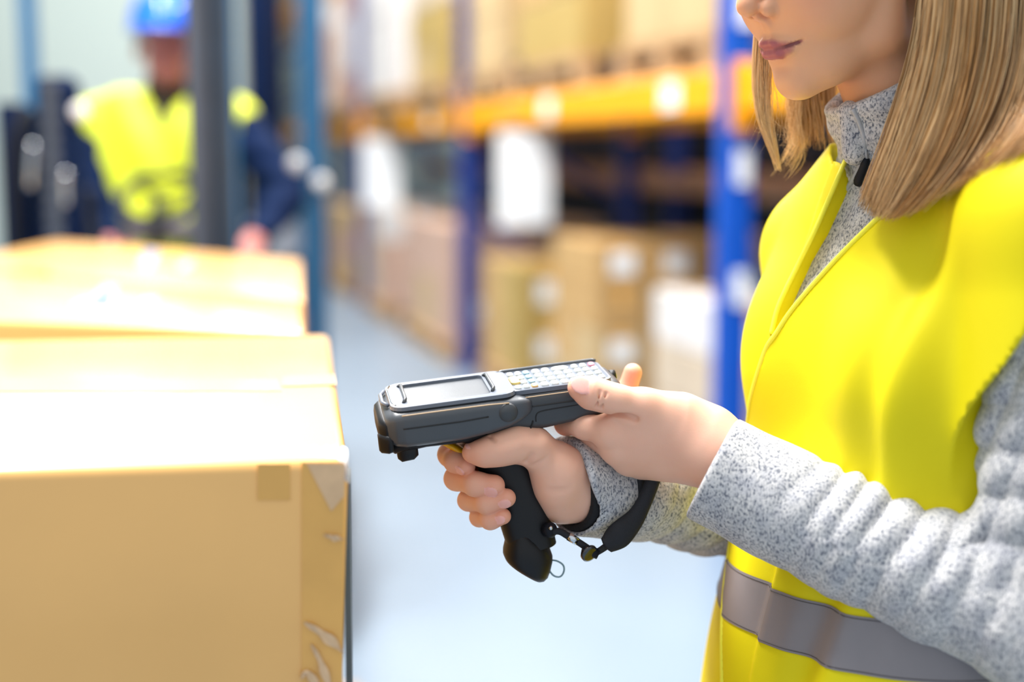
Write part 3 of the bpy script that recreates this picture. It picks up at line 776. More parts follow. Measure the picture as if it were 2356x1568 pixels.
# ---- arms (pixel-placed joints at their own depths)
L_sh, L_el, L_wr = at(2440, 520, 1.075), at(2400, 1440, 1.035), at(1640, 1036, 1.150)
R_sh, R_el, R_wr = tw(.0, -.135, 1.280), at(1850, 1200, 1.40), at(1350, 1122, HY + .012)
for n_, p in (('L_sh', L_sh), ('R_sh', R_sh), ('R_el', R_el)): print(n_, p, proj(p))

# ---- right hand (on the grip)
H = HY
def hj(px, py, dy): return at(px, py, H + dy)
rh_thumb = [hj(1084, 1041, -.0290), hj(1114, 1041, -.0300), hj(1152, 1032, -.0300), hj(1190, 1020, -.0270), hj(1226, 1024, -.0220)]
rh_thumb_r = [7.6 * mm, 10.0 * mm, 12.2 * mm, 13.4 * mm, 15.0 * mm]
rh_f = {
 'index': ([hj(1215, 1040, .030), hj(1110, 1022, .028), hj(1036, 1045, .008), hj(1048, 1060, -.010), hj(1072, 1071, -.0180)], [11, 10.5, 9.8, 9.0, 8.0]),
 'middle': ([hj(1228, 1085, .036), hj(1120, 1085, .032), hj(1050, 1100, .004), hj(1094, 1113, -.0215), hj(1137, 1116, -.0255)], [11, 10.5, 9.6, 9.6, 9.0]),
 'ring': ([hj(1240, 1130, .036), hj(1140, 1136, .032), hj(1078, 1150, .004), hj(1120, 1157, -.0225), hj(1165, 1145, -.0260)], [10.5, 9.5, 8.4, 8.4, 8.0]),
 'pinky': ([hj(1250, 1170, .032), hj(1165, 1180, .028), hj(1103, 1189, .002), hj(1128, 1195, -.0200), hj(1157, 1187, -.0240)], [9.5, 8.5, 7.4, 7.4, 6.9]),
}
def nailer(P, c, axis, nrm, ln, wd, th=.0011):
    """flattened ellipsoid plate"""
    a = np.array(axis, float); a /= np.linalg.norm(a); n = np.array(nrm, float); n -= a * (n @ a); n /= np.linalg.norm(n)
    return ell(P, c, (ln / 2, wd / 2, th), np.array([a, np.cross(n, a), n]))
def finger_nail(pts, rs, nrm, back=.002, ln=.0115, wd=.0105):
    """plate on the last phalanx: centre, axis, normal"""
    tip, pre = np.array(pts[-1]), np.array(pts[-2]); a = tip - pre; a /= np.linalg.norm(a)
    n = np.array(nrm, float); n -= a * (n @ a); n /= np.linalg.norm(n)
    return (tip - a * back + n * (rs[-1] - .0006), a, n, ln, wd)
camdir = lambda p: (np.array([0, 0, CAM_Z]) - p) / np.linalg.norm(np.array([0, 0, CAM_Z]) - p)
def tilt(p, dx=0, dz=0):
    v = camdir(p) + np.array([dx, 0, dz]); return v / np.linalg.norm(v)
R_nails = []
for k, (dx, dz, ln, wd) in {'index': (.1, -.75, .010, .0095), 'middle': (.15, -.75, .0125, .0105), 'ring': (.15, -.65, .0115, .0095), 'pinky': (.1, -.35, .0095, .0080)}.items():
    pts, rs = rh_f[k]; R_nails.append(finger_nail(pts, np.array(rs) * mm, tilt(pts[-1], dx, dz), .001, ln, wd))
pts = rh_thumb[::-1]; R_nails.append(finger_nail(pts, [0, rh_thumb_r[0]], np.array([-.2, -.35, 1.0]), .001, .0125, .0105))
def f_rhand(P):
    d = None
    for k, (pts, rs) in rh_f.items():
        e = chain(P, pts, [r * mm for r in rs], .006)
        tip = np.array(pts[-1]); 
        d = e if d is None else smin(d, e, .0016)
    th = chain(P, rh_thumb, rh_thumb_r, .010)
    # palm: knuckles to wrist, thumb ball, heel
    palm = chain(P, [hj(1222, 1050, .026), R_wr + np.array([0, .004, .006])], [.014, .018], 0)
    for k in ('index', 'middle', 'ring', 'pinky'):
        palm = smin(palm, rc(P, rh_f[k][0][0], R_wr + (np.array(rh_f[k][0][0]) - R_wr) * .2, .0125, .020), .012)
    then = smin(rc(P, hj(1228, 1030, -.019), hj(1286, 1080, -.009), .0150, .0195), rc(P, hj(1286, 1080, -.009), R_wr, .0195, .0195), .014)
    heel = rc(P, hj(1282, 1126, -.009), hj(1288, 1156, .000), .0178, .0175)
    body = smin(smin(palm, then, .012), heel, .016)
    fore = rc(P, R_wr, R_wr + (R_el - R_wr) * .45, .0215, .030)
    body = smin(body, fore, .018)
    body = smin(body, th, .010)
    # crease at the base of the thumb and on its joint
    for (a, b, r, k) in [((1212, 1064, -.036), (1224, 1050, -.040), .0022, .004), ((1128, 1004, -.034), (1137, 1013, -.041), .0012, .003), ((1248, 1132, -.032), (1330, 1128, -.034), .0014, .005), ((1222, 1076, -.033), (1262, 1052, -.036), .0010, .004)]:
        body = smax(body, -rc(P, hj(*a), hj(*b), r, r), k)
    d = smin(d, body, .0022)
    for nl in R_nails: d = np.minimum(d, nailer(P, *nl))
    return d

# ---- left hand (steadying the keypad end)
def lj(px, py, Y): return at(px, py, Y)
nearY = dv(.16, .034, -.01)[1]
lh_thumb = [lj(1331, 891, nearY - .0135), lj(1360, 903, nearY - .0145), lj(1398, 914, nearY - .0150), lj(1428, 921, nearY - .0145), lj(1480, 934, nearY - .010), lj(1560, 956, nearY - .004)]
lh_thumb_r = [9.0 * mm, 12.2 * mm, 11.2 * mm, 10.8 * mm, 14.0 * mm, 20.0 * mm]
L_MCP = [lj(1402, 992, nearY - .002), lj(1420, 1030, nearY + .004), lj(1447, 1056, nearY + .012), lj(1478, 1066, nearY + .022)]
lh_f = {
 'index': ([L_MCP[0], lj(1345, 980, nearY + .010), lj(1302, 974, nearY + .034), lj(1318, 962, nearY + .052), lj(1340, 958, nearY + .060)], [13.0, 10.2, 9.0, 8.4, 7.6]),
 'middle': ([L_MCP[1], lj(1365, 1004, nearY + .030), lj(1372, 975, nearY + .062), lj(1392, 945, nearY + .078), lj(1402, 925, nearY + .082)], [12.5, 10.5, 9.4, 8.6, 8.0]),
 'ring': ([L_MCP[2], lj(1415, 1005, nearY + .040), lj(1425, 955, nearY + .072), lj(1440, 905, nearY + .082), lj(1456, 857, nearY + .082)], [12, 10, 9.2, 8.8, 8.2]),
 'pinky': ([L_MCP[3], lj(1478, 1005, nearY + .045), lj(1484, 965, nearY + .062), lj(1490, 940, nearY + .070)], [11, 9, 8, 7.2]),
}
L_nails = [(lj(1338, 886, nearY - .0250), np.array(lh_thumb[0]) - np.array(lh_thumb[1]), tilt(lh_thumb[0], .10, .42), .0185, .0150, .0016)]
def f_lhand(P):
    d = None
    for k, (pts, rs) in lh_f.items():
        e = chain(P, pts, [r * mm for r in rs], .006)
        d = e if d is None else smin(d, e, .0022)
    th = chain(P, lh_thumb, lh_thumb_r, .008)
    palm = None
    W = L_wr + np.array([0, .004, .002])
    for i, m in enumerate(L_MCP):
        e = rc(P, m, W + np.array([0, 0, (.012, .003, -.006, -.012)[i]]), (.0130, .0140, .0135, .0125)[i], .0200)
        palm = e if palm is None else smin(palm, e, .012)
    palm = smin(palm, rc(P, lj(1462, 948, nearY + .002), lj(1560, 985, nearY + .000), .016, .0215), .014)      # web of the thumb
    hand = smin(palm, th, .012)
    fore = rc(P, L_wr, L_wr + (L_el - L_wr) * .5, .0245, .034)
    hand = smin(hand, fore, .02)
    hand = smin(hand, ell(P, lj(1606, 972, nearY + .002), (.014, .015, .012)), .02)
    for (a, b, r, k) in [((1392, 946, nearY - .011), (1424, 944, nearY - .0172), .0030, .006), ((1424, 944, nearY - .0172), (1462, 961, nearY - .0205), .0026, .007), ((1372, 936, nearY - .0250), (1381, 900, nearY - .0275), .0006, .0030), ((1384, 938, nearY - .0250), (1394, 905, nearY - .0270), .0006, .0030), ((1376, 918, nearY - .0245), (1390, 920, nearY - .0255), .0004, .002)]:
        hand = smax(hand, -rc(P, lj(*a), lj(*b), r, r * .5), k)
    d = smin(d, hand, .006)
    for nl in L_nails: d = np.minimum(d, nailer(P, *nl))
    return d

# ---- head
HYAW, HPIT = R(27), R(20)
S0 = at(1751, 46, 1.185)
Hf = np.array([-math.cos(HYAW) * math.cos(HPIT), -math.sin(HYAW) * math.cos(HPIT), -math.sin(HPIT)])
Hs = np.array([math.sin(HYAW), -math.cos(HYAW), 0.0])             # her left, camera side
Hu = np.cross(Hs, Hf) * 1.0
if Hu[2] < 0: Hu = -Hu
HM = np.array([Hf, Hs, Hu], np.float32)
def hw_(x, y, z): return S0 + (Hf * x + Hs * y + Hu * z) * mm
N0, N1 = tw(-.012, 0, 1.33), hw_(-108, 0, -18)
def f_head(P):
    q = (P - S0.astype(np.float32)) @ HM.T * 1000.0          # mm, head axes
    yb = np.abs(q[:, 1]); s = np.stack([q[:, 0], yb, q[:, 2]], 1)  # mirrored
    d = ell(s, (-97, 0, 78), (97, 76, 92))
    d = smin(d, ell(s, (-62, 0, 18), (60, 60, 78)), 20)
    d = smin(d, ell(s, (-50, 30, 8), (36, 33, 40)), 18)                   # cheeks
    d = smin(d, ell(s, (-36, 0, -26), (33, 33, 33)), 12)                  # muzzle
    d = smin(d, rc(s, (-24, 4, -57), (-80, 45, -38), 15.5, 15), 16)       # jaw
    d = smin(d, rc(s, (-80, 45, -38), (-95, 60, 15), 15, 14), 16)
    d = smin(d, ell(s, (-20.5, 0, -57), (16.5, 18, 16)), 9)               # chin
    d = smin(d, ell(s, (-44, 14, -46), (24, 26, 22)), 14)
    d = smin(d, ell(s, (-22, 30, 66), (12, 20, 9)), 12)                   # brows
    d = smax(d, -ell(s, (-4, 31, 50), (13, 17, 11)), 14)                  # sockets
    d = smin(d, ell(s, (-20, 31, 51), (13, 14, 10)), 3)                   # lowered eyelids
    # nose
    d = smin(d, rc(s, (-7, 0, 58), (7, 0, 19), 7, 8.2), 8)
    d = smin(d, ell(s, (9.5, 0, 14.5), (8.8, 9.5, 8.6)), 4)
    d = smin(d, ell(s, (-3.5, 11.5, 8.5), (9.5, 6.8, 7.8)), 4)
    d = smin(d, rc(s, (2, 0, 4), (-8, 0, -6), 3.8, 5.5), 5)               # columella
    d = smax(d, -ell(s, (2.5, 6.6, 2.8), (6.2, 3.0, 3.4)), 2.0)            # nostrils
    # lips
    upl = chain(s, [(-1.6, 0, -20.4), (-2.0, 6, -20.2), (-6.5, 15, -22.2), (-15.5, 25.5, -24.0)], [3.7, 3.7, 3.0, 1.2], 2)
    lol = chain(s, [(-2.6, 0, -30.2), (-3.6, 7, -30.2), (-8.2, 16, -28.2), (-16.0, 25, -25.0)], [4.8, 4.7, 3.6, 1.1], 2)
    d = smin(d, upl, 4.5); d = smin(d, lol, 4.0)
    d = smax(d, -chain(s, [(3.2, 0, -25.2), (1.8, 7, -25.3), (-3.5, 16, -25.0), (-12.0, 25, -24.2), (-14.0, 29, -23.2)], [1.1, 1.1, 1.0, 1.5, 1.0]), 1.6)
    d = smax(d, -ell(s, (4, 0, -9), (5.5, 2.6, 8)), 4)                    # philtrum
    d = smax(d, -ell(s, (1, 0, -41), (6.5, 20, 4.5)), 8)                  # fold under the lip
    d = d / 1000.0
    neck = rc(P, N0, N1, .048, .044)
    return smin(d, neck, .022)

def f_core(P):     # body under the clothes
    f, l, z = tl(P)
    d = None
    for sg in (-1, 1):
        e = rc(P, tw(0, sg * .03, 1.33), tw(-.005, sg * .12, 1.295), .045, .034); d = e if d is None else smin(d, e, .02)
    a = np.interp(z, [.75, .95, 1.1, 1.25, 1.34], [.15, .135, .125, .14, .12]); b = np.interp(z, [.75, .95, 1.1, 1.25, 1.34], [.10, .09, .085, .09, .06])
    q = np.sqrt((f / b) ** 2 + (l / a) ** 2); t = (q - 1) * b
    t = np.maximum(t, np.maximum(z - 1.34, .78 - z))
    d = smin(d, t, .03)
    for A, B, C in ((L_sh, L_el, L_wr), (R_sh, R_el, R_wr)):
        d = np.minimum(d, rc(P, A, B, .036, .034)); d = np.minimum(d, rc(P, B, B + (C - B) * .6, .034, .028))
    return d

pieces = []
def grab(fn, lo, hi, h, att):
    P, Q = sdf_mesh('x', fn, lo, hi, h); pieces.append((P, Q, att(P)))
def z0(P): return np.zeros(len(P))
def hand_att(nails, tips):
    def att(P):
        w = z0(P); n = z0(P); p = P.astype(np.float32)
        for c, r in tips: w = np.maximum(w, .55 * np.exp(-(np.linalg.norm(p - c, axis=1) / r) ** 2))
        for nl in nails: n = np.maximum(n, (nailer(p, *nl) < .00025) * 1.0)
        return dict(warm=w, nail=n, lip=z0(P), dark=z0(P), tan=z0(P))
    return att
def bounds(pts, m): A = np.array(pts); return A.min(0) - m, A.max(0) + m
allr = sum([list(v[0]) for v in rh_f.values()], []) + rh_thumb + [R_wr, R_wr + (R_el - R_wr) * .3]
lo, hi = bounds(allr, .03)
grab(f_rhand, lo, hi, .00095, hand_att(R_nails, [(np.array(v[0][-1]), .016) for v in rh_f.values()] + [(np.array(rh_thumb[0]), .016)]))
alll = sum([list(v[0]) for v in lh_f.values()], []) + lh_thumb + [L_wr, L_wr + (L_el - L_wr) * .15]
lo, hi = bounds(alll, .03)
grab(f_lhand, lo, hi, .00095, hand_att(L_nails, [(np.array(v[0][-1]), .016) for v in lh_f.values()] + [(np.array(lh_thumb[0]), .018)]))
def head_att(P):
    q = (P - S0) @ HM.T.astype(float) * 1000; s = np.stack([q[:, 0], np.abs(q[:, 1]), q[:, 2]], 1).astype(np.float32)
    upl = chain(s, [(-.6, 0, -21.6), (-1.6, 6, -21.4), (-6.5, 15, -23.0), (-15.5, 26, -24.4)], [3.6, 3.6, 2.6, .8], 2)
    lol = chain(s, [(-2.0, 0, -29.8), (-3.2, 7, -29.6), (-8.2, 16, -27.6), (-16.0, 25, -24.8)], [4.6, 4.5, 3.3, .9], 2)
    lip = np.clip(1 - (np.minimum(upl, lol) - .4) / 1.2, 0, 1)
    sl = chain(s, [(3.2, 0, -25.2), (1.8, 7, -25.3), (-3.5, 16, -25.0), (-12.0, 25, -24.2)], [1.0, 1.0, 1.0, 1.2])
    dark = .55 * np.clip(1 - sl / 1.0, 0, 1)
    warm = .35 * np.exp(-(np.linalg.norm(s - np.array((-28, 40, 15)), axis=1) / 26) ** 2) + .3 * np.exp(-(np.linalg.norm(s - np.array((6, 0, 12)), axis=1) / 14) ** 2)
    return dict(warm=warm, nail=z0(P), lip=lip, dark=dark, tan=z0(P) + .6)  # even tan tint carries the face's shade and yellow bounce
lo, hi = bounds([N0, hw_(30, 0, 0), hw_(-200, 0, 80), hw_(-100, 80, 180), hw_(-100, -80, 180), hw_(0, 70, -80), hw_(0, -70, -80)], .012)
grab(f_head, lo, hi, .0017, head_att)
lo, hi = bounds([L_sh, L_el, L_wr, R_sh, R_el, R_wr, tw(.12, 0, .77), tw(-.12, 0, .77), tw(0, .17, .77)], .05)
grab(f_core, lo, hi, .009, lambda P: dict(warm=z0(P), nail=z0(P), lip=z0(P), dark=z0(P), tan=z0(P)))
Vv, Qq, n = [], [], 0; att = dict(warm=[], nail=[], lip=[], dark=[], tan=[])
for P, Q, a in pieces:
    Vv.append(P); Qq.append(Q + n); n += len(P)
    for k in att: att[k].append(a[k])
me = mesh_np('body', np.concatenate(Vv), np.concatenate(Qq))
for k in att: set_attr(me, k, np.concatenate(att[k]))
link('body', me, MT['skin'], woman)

# ---- clothes
def fleece_material():
    m = bpy.data.materials.new('grey_heather_fleece'); m.use_nodes = True; nt = m.node_tree; b = nt.nodes['Principled BSDF']
    tc = nt.nodes.new('ShaderNodeTexCoord')
    def noise(scale, detail, st=None):
        mp = nt.nodes.new('ShaderNodeMapping'); nt.links.new(tc.outputs['Object'], mp.inputs[0])
        if st: mp.inputs['Scale'].default_value = st
        n = nt.nodes.new('ShaderNodeTexNoise'); n.inputs['Scale'].default_value = scale; n.inputs['Detail'].default_value = detail
        n.inputs['Roughness'].default_value = .65
        nt.links.new(mp.outputs[0], n.inputs['Vector']); return n
    a = noise(560, 3, (1, 1, .6)); rp = nt.nodes.new('ShaderNodeValToRGB'); e = rp.color_ramp.elements
    e[0].position = .36; e[0].color = (*lin((98, 103, 116)), 1); e[1].position = .54; e[1].color = (*lin((204, 202, 202)), 1)
    x = e.new(.45); x.color = (*lin((168, 168, 171)), 1)
    nt.links.new(a.outputs[0], rp.inputs[0])
    c = noise(60, 4, None); mx = nt.nodes.new('ShaderNodeMix'); mx.data_type = 'RGBA'; mx.blend_type = 'MULTIPLY'; mx.inputs[0].default_value = 1
    r2 = nt.nodes.new('ShaderNodeValToRGB'); r2.color_ramp.elements[0].position = .35; r2.color_ramp.elements[0].color = (.72, .74, .80, 1); r2.color_ramp.elements[1].position = .6; r2.color_ramp.elements[1].color = (1, 1, 1, 1)
    nt.links.new(c.outputs[0], r2.inputs[0]); nt.links.new(rp.outputs[0], mx.inputs[6]); nt.links.new(r2.outputs[0], mx.inputs[7])
    nt.links.new(mx.outputs[2], b.inputs['Base Color'])
    b.inputs['Roughness'].default_value = .9; b.inputs['Specular IOR Level'].default_value = .2
    b.inputs['Sheen Weight'].default_value = .25; b.inputs['Sheen Roughness'].default_value = .4
    bp = nt.nodes.new('ShaderNodeBump'); bp.inputs['Strength'].default_value = .45; bp.inputs['Distance'].default_value = .0012
    nt.links.new(a.outputs[0], bp.inputs['Height']); nt.links.new(bp.outputs[0], b.inputs['Normal'])
    return m
MT['fleece'] = fleece_material()
MT['vest'] = material('fluorescent_yellow_cloth', (227, 211, 3), .62, vary=.05, vscale=3, bump=.10, bscale=1600, spec=.3)
MT['binding'] = material('yellow_binding', (246, 240, 60), .55, vary=.05, bump=.1, bscale=900)
MT['reflect'] = material('grey_reflective_tape', (128, 122, 126), .42, vary=.06, vscale=30, spec=.6, bump=.05, bscale=1500)
MT['lining'] = material('black_cuff_lining', (14, 16, 22), .85, vary=.3, vscale=120, bump=.3, bscale=500)
MT['zip'] = material('grey_zip_tape', (170, 172, 178), .6, vary=.1, vscale=200)
MT['trouser'] = material('dark_work_trousers', (38, 42, 52), .8, vary=.2, vscale=20)

def prof(z, tab):
    T = np.array(tab); return [np.interp(z, T[:, 0], T[:, j]) for j in range(1, T.shape[1])]
# z, half width, half depth, forward shift
VT = [(.70, .185, .165, .028), (.85, .180, .158, .026), (.95, .175, .150, .022), (1.05, .166, .134, .012), (1.13, .162, .126, .006), (1.20, .160, .122, .004), (1.27, .156, .110, .002), (1.33, .145, .092, .0), (1.38, .105, .075, -.004), (1.42, .07, .06, -.008)]
VT = [tuple(r) for r in spline(VT, 60)]
def torso(P, off):
    f, l, z = tl(P); a, b, c = prof(z, VT); a = a + off; b = b + off
    q = ((np.abs(f - c) / b) ** 2.3 + (np.abs(l) / a) ** 2.3) ** (1 / 2.3)
    d = (q - 1) * np.minimum(a, b) * .92
    return np.maximum(d, np.maximum(z - (1.385 + off * .5), .72 - z))
def shoulders(P, off):
    d = None
    for sg in (-1, 1):
        e = rc(P, tw(-.012, .045, 1.345), tw(-.008, .15, 1.315), .054 + off, .054 + off) if sg > 0 else rc(P, tw(-.012, -.040, 1.345), tw(-.004, -.120, 1.285), .050 + off, .050 + off)
        d = e if d is None else np.minimum(d, e)
    return d
BUST = [tw(.066, .070, 1.20), tw(.060, -.066, 1.20)]
def upper(P, off):
    d = smin(torso(P, off), shoulders(P, off), .04)
    for c in BUST: d = smin(d, ell(P, c, (.058 + off, .062 + off, .062 + off)), .05)
    return d

def axis_coords(P, A, B):
    A = np.asarray(A, np.float32); ba = np.asarray(B, np.float32) - A; L = float(np.sqrt(ba @ ba)); u = ba / L
    pa = P - A; s = pa @ u; q = pa - s[:, None] * u
    return s, q, u, L
# left sleeve
SLc = [L_sh, at(2405, 1440, 1.030), at(2153, 1326, 1.072), at(1960, 1240, 1.102), at(1806, 1163, 1.126), at(1636, 1074, 1.150)]
SLr = [.054, .0515, .0465, .0445, .0435, .0455]
cuffL = SLc[-1]; cuffLn = (SLc[-1] - SLc[-2]) / np.linalg.norm(SLc[-1] - SLc[-2])
cuffLn = cuffLn + np.array([-.05, -.10, .05]); cuffLn /= np.linalg.norm(cuffLn)
def f_sleeveL(P, hollow=True):
    d = chain(P, SLc, SLr, .02)
    # bunched folds along the forearm
    s, q, u, L = axis_coords(P, SLc[1], SLc[-1])
    e1 = np.cross(u, [0, 0, 1.]); e1 /= np.linalg.norm(e1); e2 = np.cross(e1, u)
    th = np.arctan2(q @ e2.astype(np.float32), q @ e1.astype(np.float32))
    t = s / L
    env = sstep(t, .0, .12) * (1 - sstep(t, .62, .82))
    topw = .30 + .70 * sstep(np.sin(th), -.5, .7)
    ph = s / .0250 * math.pi + .45 * np.sin(th + .6) + .55 * np.sin(s * 33 + 1) + .35 * np.sin(s * 61 + th * .9) + .35 * np.sin(th * 2.3 + s * 20)
    amp = .0066 * env * topw * (.75 + .25 * np.sin(s * 43 + th * 1.3))
    d = d - amp * (np.abs(np.cos(ph)) - .45)
    d = d - .0012 * np.sin(s * 55 + 20 * q[:, 1]) * sstep(t, .6, .75)
    # folds round the elbow and up the upper arm
    s2, q2, u2, L2 = axis_coords(P, SLc[1], SLc[0])
    env2 = sstep(s2 / L2, .05, .2) * (1 - sstep(s2 / L2, .55, .8)) * (1 - sstep(np.sqrt((q2 * q2).sum(1)), .06, .09))
    d = d - .0045 * env2 * (np.abs(np.cos(s2 / .034 * math.pi + 1.2 * np.sin(q2[:, 0] * 40))) - .5)
    pl = (P - cuffL.astype(np.float32)) @ cuffLn.astype(np.float32)
    d = smax(d, pl, .004)
    if hollow:
        inner = chain(P, SLc[-2:] + [SLc[-1] + cuffLn * .02], [.0350, .0385, .0385])
        inner = np.maximum(inner, -(pl + .028))
        d = smax(d, -inner, .004)
    return d
# right sleeve
cuffR = at(1300, 1106, HY + .006); cuffRn = np.array([-.80, -.58, -.02]); cuffRn /= np.linalg.norm(cuffRn)
SRc = [R_sh, R_el, at(1620, 1158, HY + .105), at(1450, 1128, HY + .045), cuffR + cuffRn * .02]
SRr = [.044, .046, .042, .0405, .0418]
def f_sleeveR(P):
    d = chain(P, SRc, SRr, .02)
    s, q, u, L = axis_coords(P, SRc[1], cuffR)
    t = s / L
    d = d - .004 * sstep(t, .1, .3) * (1 - sstep(t, .65, .85)) * (np.abs(np.cos(s / .03 * math.pi + 25 * q[:, 2])) - .5)
    d = d - .0016 * np.sin(s * 55 + q[:, 2] * 60) * sstep(t, .5, .7)
    pl = (P - cuffR.astype(np.float32)) @ cuffRn.astype(np.float32)
    pl = pl + .003 * np.sin(P[:, 2] * 95)
    d = smax(d, pl, .005)
    inner = chain(P, [SRc[3], SRc[4] + cuffRn * .03], [.034, .0362])
    inner = np.maximum(inner, -(pl + .06))
    return smax(d, -inner, .006)
def f_liningR(P):
    pl = (P - cuffR.astype(np.float32)) @ cuffRn.astype(np.float32)
    o = chain(P, [SRc[3], SRc[4] + cuffRn * .03], [.0340, .0360]); i = chain(P, [SRc[3], SRc[4] + cuffRn * .03], [.0265, .0305])
    return smax(smax(smax(o, -i, .003), pl + .0030, .002), -(pl + .055), .002)
# collar round the neck
ca, cb = N0, N1
cax = (cb - ca) / np.linalg.norm(cb - ca)
front = np.array([TF[0], TF[1], 0]); cfr = front - cax * (front @ cax); cfr /= np.linalg.norm(cfr)
def f_collar(P):
    s, q, u, L = axis_coords(P, ca + cfr * .004, cb + cfr * .004)
    rho = np.sqrt((q * q).sum(1)); ff = q @ cfr.astype(np.float32); ll = q @ np.cross(cax, cfr).astype(np.float32)
    Rm = .0555 + .010 * (1 - sstep(s, .02, .07)) + .0012 * np.sin(s * 230 + ll * 60)
    shell = np.abs(rho - Rm) - .0058
    top = s - (.124 + (-ff) * .12)
    d = smax(smax(shell, top, .005), -(s - .01), .004)
    # rolled flap beside the zip at the throat
    roll = rc(P, ca + cax * .112 + cfr * .058, ca + cax * .078 + cfr * .067, .0085, .0110)
    return smin(d, roll, .004)
def f_fleece(P):
    d = upper(P, -.013)
    d = np.maximum(d, -(P[:, 2] - .78))
    d = smin(d, f_collar(P), .010)
    d = smin(d, np.minimum(f_sleeveL(P, False), 1e3), .012)
    f, l, z = tl(P)
    return d - .0012 * np.sin(z * 90 + l * 60) * np.sin(l * 70 + 1)
NL = tw(0, 0, 1.36)
def f_vest_raw(P):
    f, l, z = tl(P)
    d = upper(P, .0)
    # cap over the near shoulder, ending in the armhole
    cap = chain(P, [tw(-.008, .12, 1.320), L_sh, L_sh + (L_el - L_sh) * .5], [.062, .069, .069], .02)
    cap = np.maximum(cap, (P - ARM_P) @ ARM_N)
    d = smin(d, cap, .022)
    capr = chain(P, [tw(-.008, -.10, 1.300), R_sh, R_sh + (R_el - R_sh) * .35], [.052, .055, .040], .02)
    d = smin(d, capr, .03)
    # drape folds
    d = d + .0035 * np.sin(l * 42 + z * 6 + .6) * (1 - sstep(z, 1.18, 1.34)) * sstep(f, .0, .08)
    d = d - .006 * np.exp(-((l - .118 + (1.25 - z) * .12) / .016) ** 2) * sstep(f, -.02, .03) * (1 - sstep(z, 1.26, 1.36))
    d = d + .005 * np.exp(-((l - .092 + (1.25 - z) * .12) / .016) ** 2) * sstep(f, -.02, .03) * (1 - sstep(z, 1.26, 1.36))
    # pleat beside the front closing
    d = d - .010 * sstep(l, -.004, .010) * (1 - sstep(l, .03, .10)) * (1 - sstep(z, 1.06, 1.16)) * sstep(f, 0, .05)
    # near panel laps over the far one
    d = d - .0035 * sstep(l, -.004 + LAP(z), .002 + LAP(z)) * sstep(f, 0, .05)
    return d
LAP_T = np.array([[.7, -.078], [1.25, -.004]])
def LAP(z): return np.interp(z, LAP_T[:, 0], LAP_T[:, 1])
a0, a1 = at(2356, 740, 0.975), at(2252, 905, 1.01)
vw = (a0 + a1) / 2 - np.array([0, 0, CAM_Z]); vw /= np.linalg.norm(vw)
ARM_N = np.cross(a1 - a0, vw); ARM_N /= np.linalg.norm(ARM_N)
if ARM_N[2] > 0: ARM_N = -ARM_N
ARM_P = a0.astype(np.float32); ARM_N = ARM_N.astype(np.float32)
def cast(fn, px, py, y0=.8, y1=1.7, n=300):
    Y = np.linspace(y0, y1, n); P = np.array([at(px, py, y) for y in Y], np.float32); d = fn(P)
    i = np.argmax(d < 0)
    if not (d < 0).any(): i = int(np.argmin(d)); return P[i].astype(float)
    t = d[i - 1] / (d[i - 1] - d[i]); return (P[i - 1] + (P[i] - P[i - 1]) * t).astype(float)
near_px = [(2130, 392), (2090, 430), (2040, 482), (1990, 530), (1930, 590), (1870, 655), (1820, 715), (1785, 768)]
far_px = [(1968, 318), (1938, 385), (1905, 462), (1870, 540), (1838, 605), (1808, 665), (1788, 712), (1774, 768)]
lap_px = [(1800, 740), (1779, 775), (1760, 830), (1740, 895), (1728, 955), (1708, 1100), (1690, 1230), (1676, 1330), (1668, 1450), (1662, 1568), (1655, 1750)]
_c = [cast(f_vest_raw, *p) for p in lap_px]; _t = sorted([(float(c[2]), float((c[:2] - TC) @ TL)) for c in _c]); LAP_T = np.array(_t); print('lap', np.round(LAP_T, 3).tolist())
near_c = [cast(f_vest_raw, *p) for p in near_px]; far_c = [cast(f_vest_raw, *p) for p in far_px]
nl_ = np.array([[float(v[0]) for v in tl(np.array([c], np.float32))] for c in near_c]); fl_ = np.array([[float(v[0]) for v in tl(np.array([c], np.float32))] for c in far_c])
print('near f,l,z', np.round(nl_, 3).tolist()); print('far', np.round(fl_, 3).tolist())
ZV = min(nl_[-1, 2], fl_[-1, 2])
def edge_l(z, arr, top): o = np.argsort(arr[:, 2]); return np.interp(z, np.append(arr[o, 2], 1.42), np.append(arr[o, 1], top))
def vcut(P):
    f, l, z = tl(P)
    a = edge_l(z, fl_, -.055); b = edge_l(z, nl_, .07)
    v = np.maximum(np.maximum(a - l, l - b) * .75, np.maximum(ZV - z, -.02 - f))
    s, q, u, L = axis_coords(P, N0, N1)
    nk = np.sqrt((q * q).sum(1)) - .071; nk = np.maximum(nk, 1.33 - z)
    return np.minimum(v, nk)
def f_vest(P): return smax(f_vest_raw(P), -vcut(P), .0015)

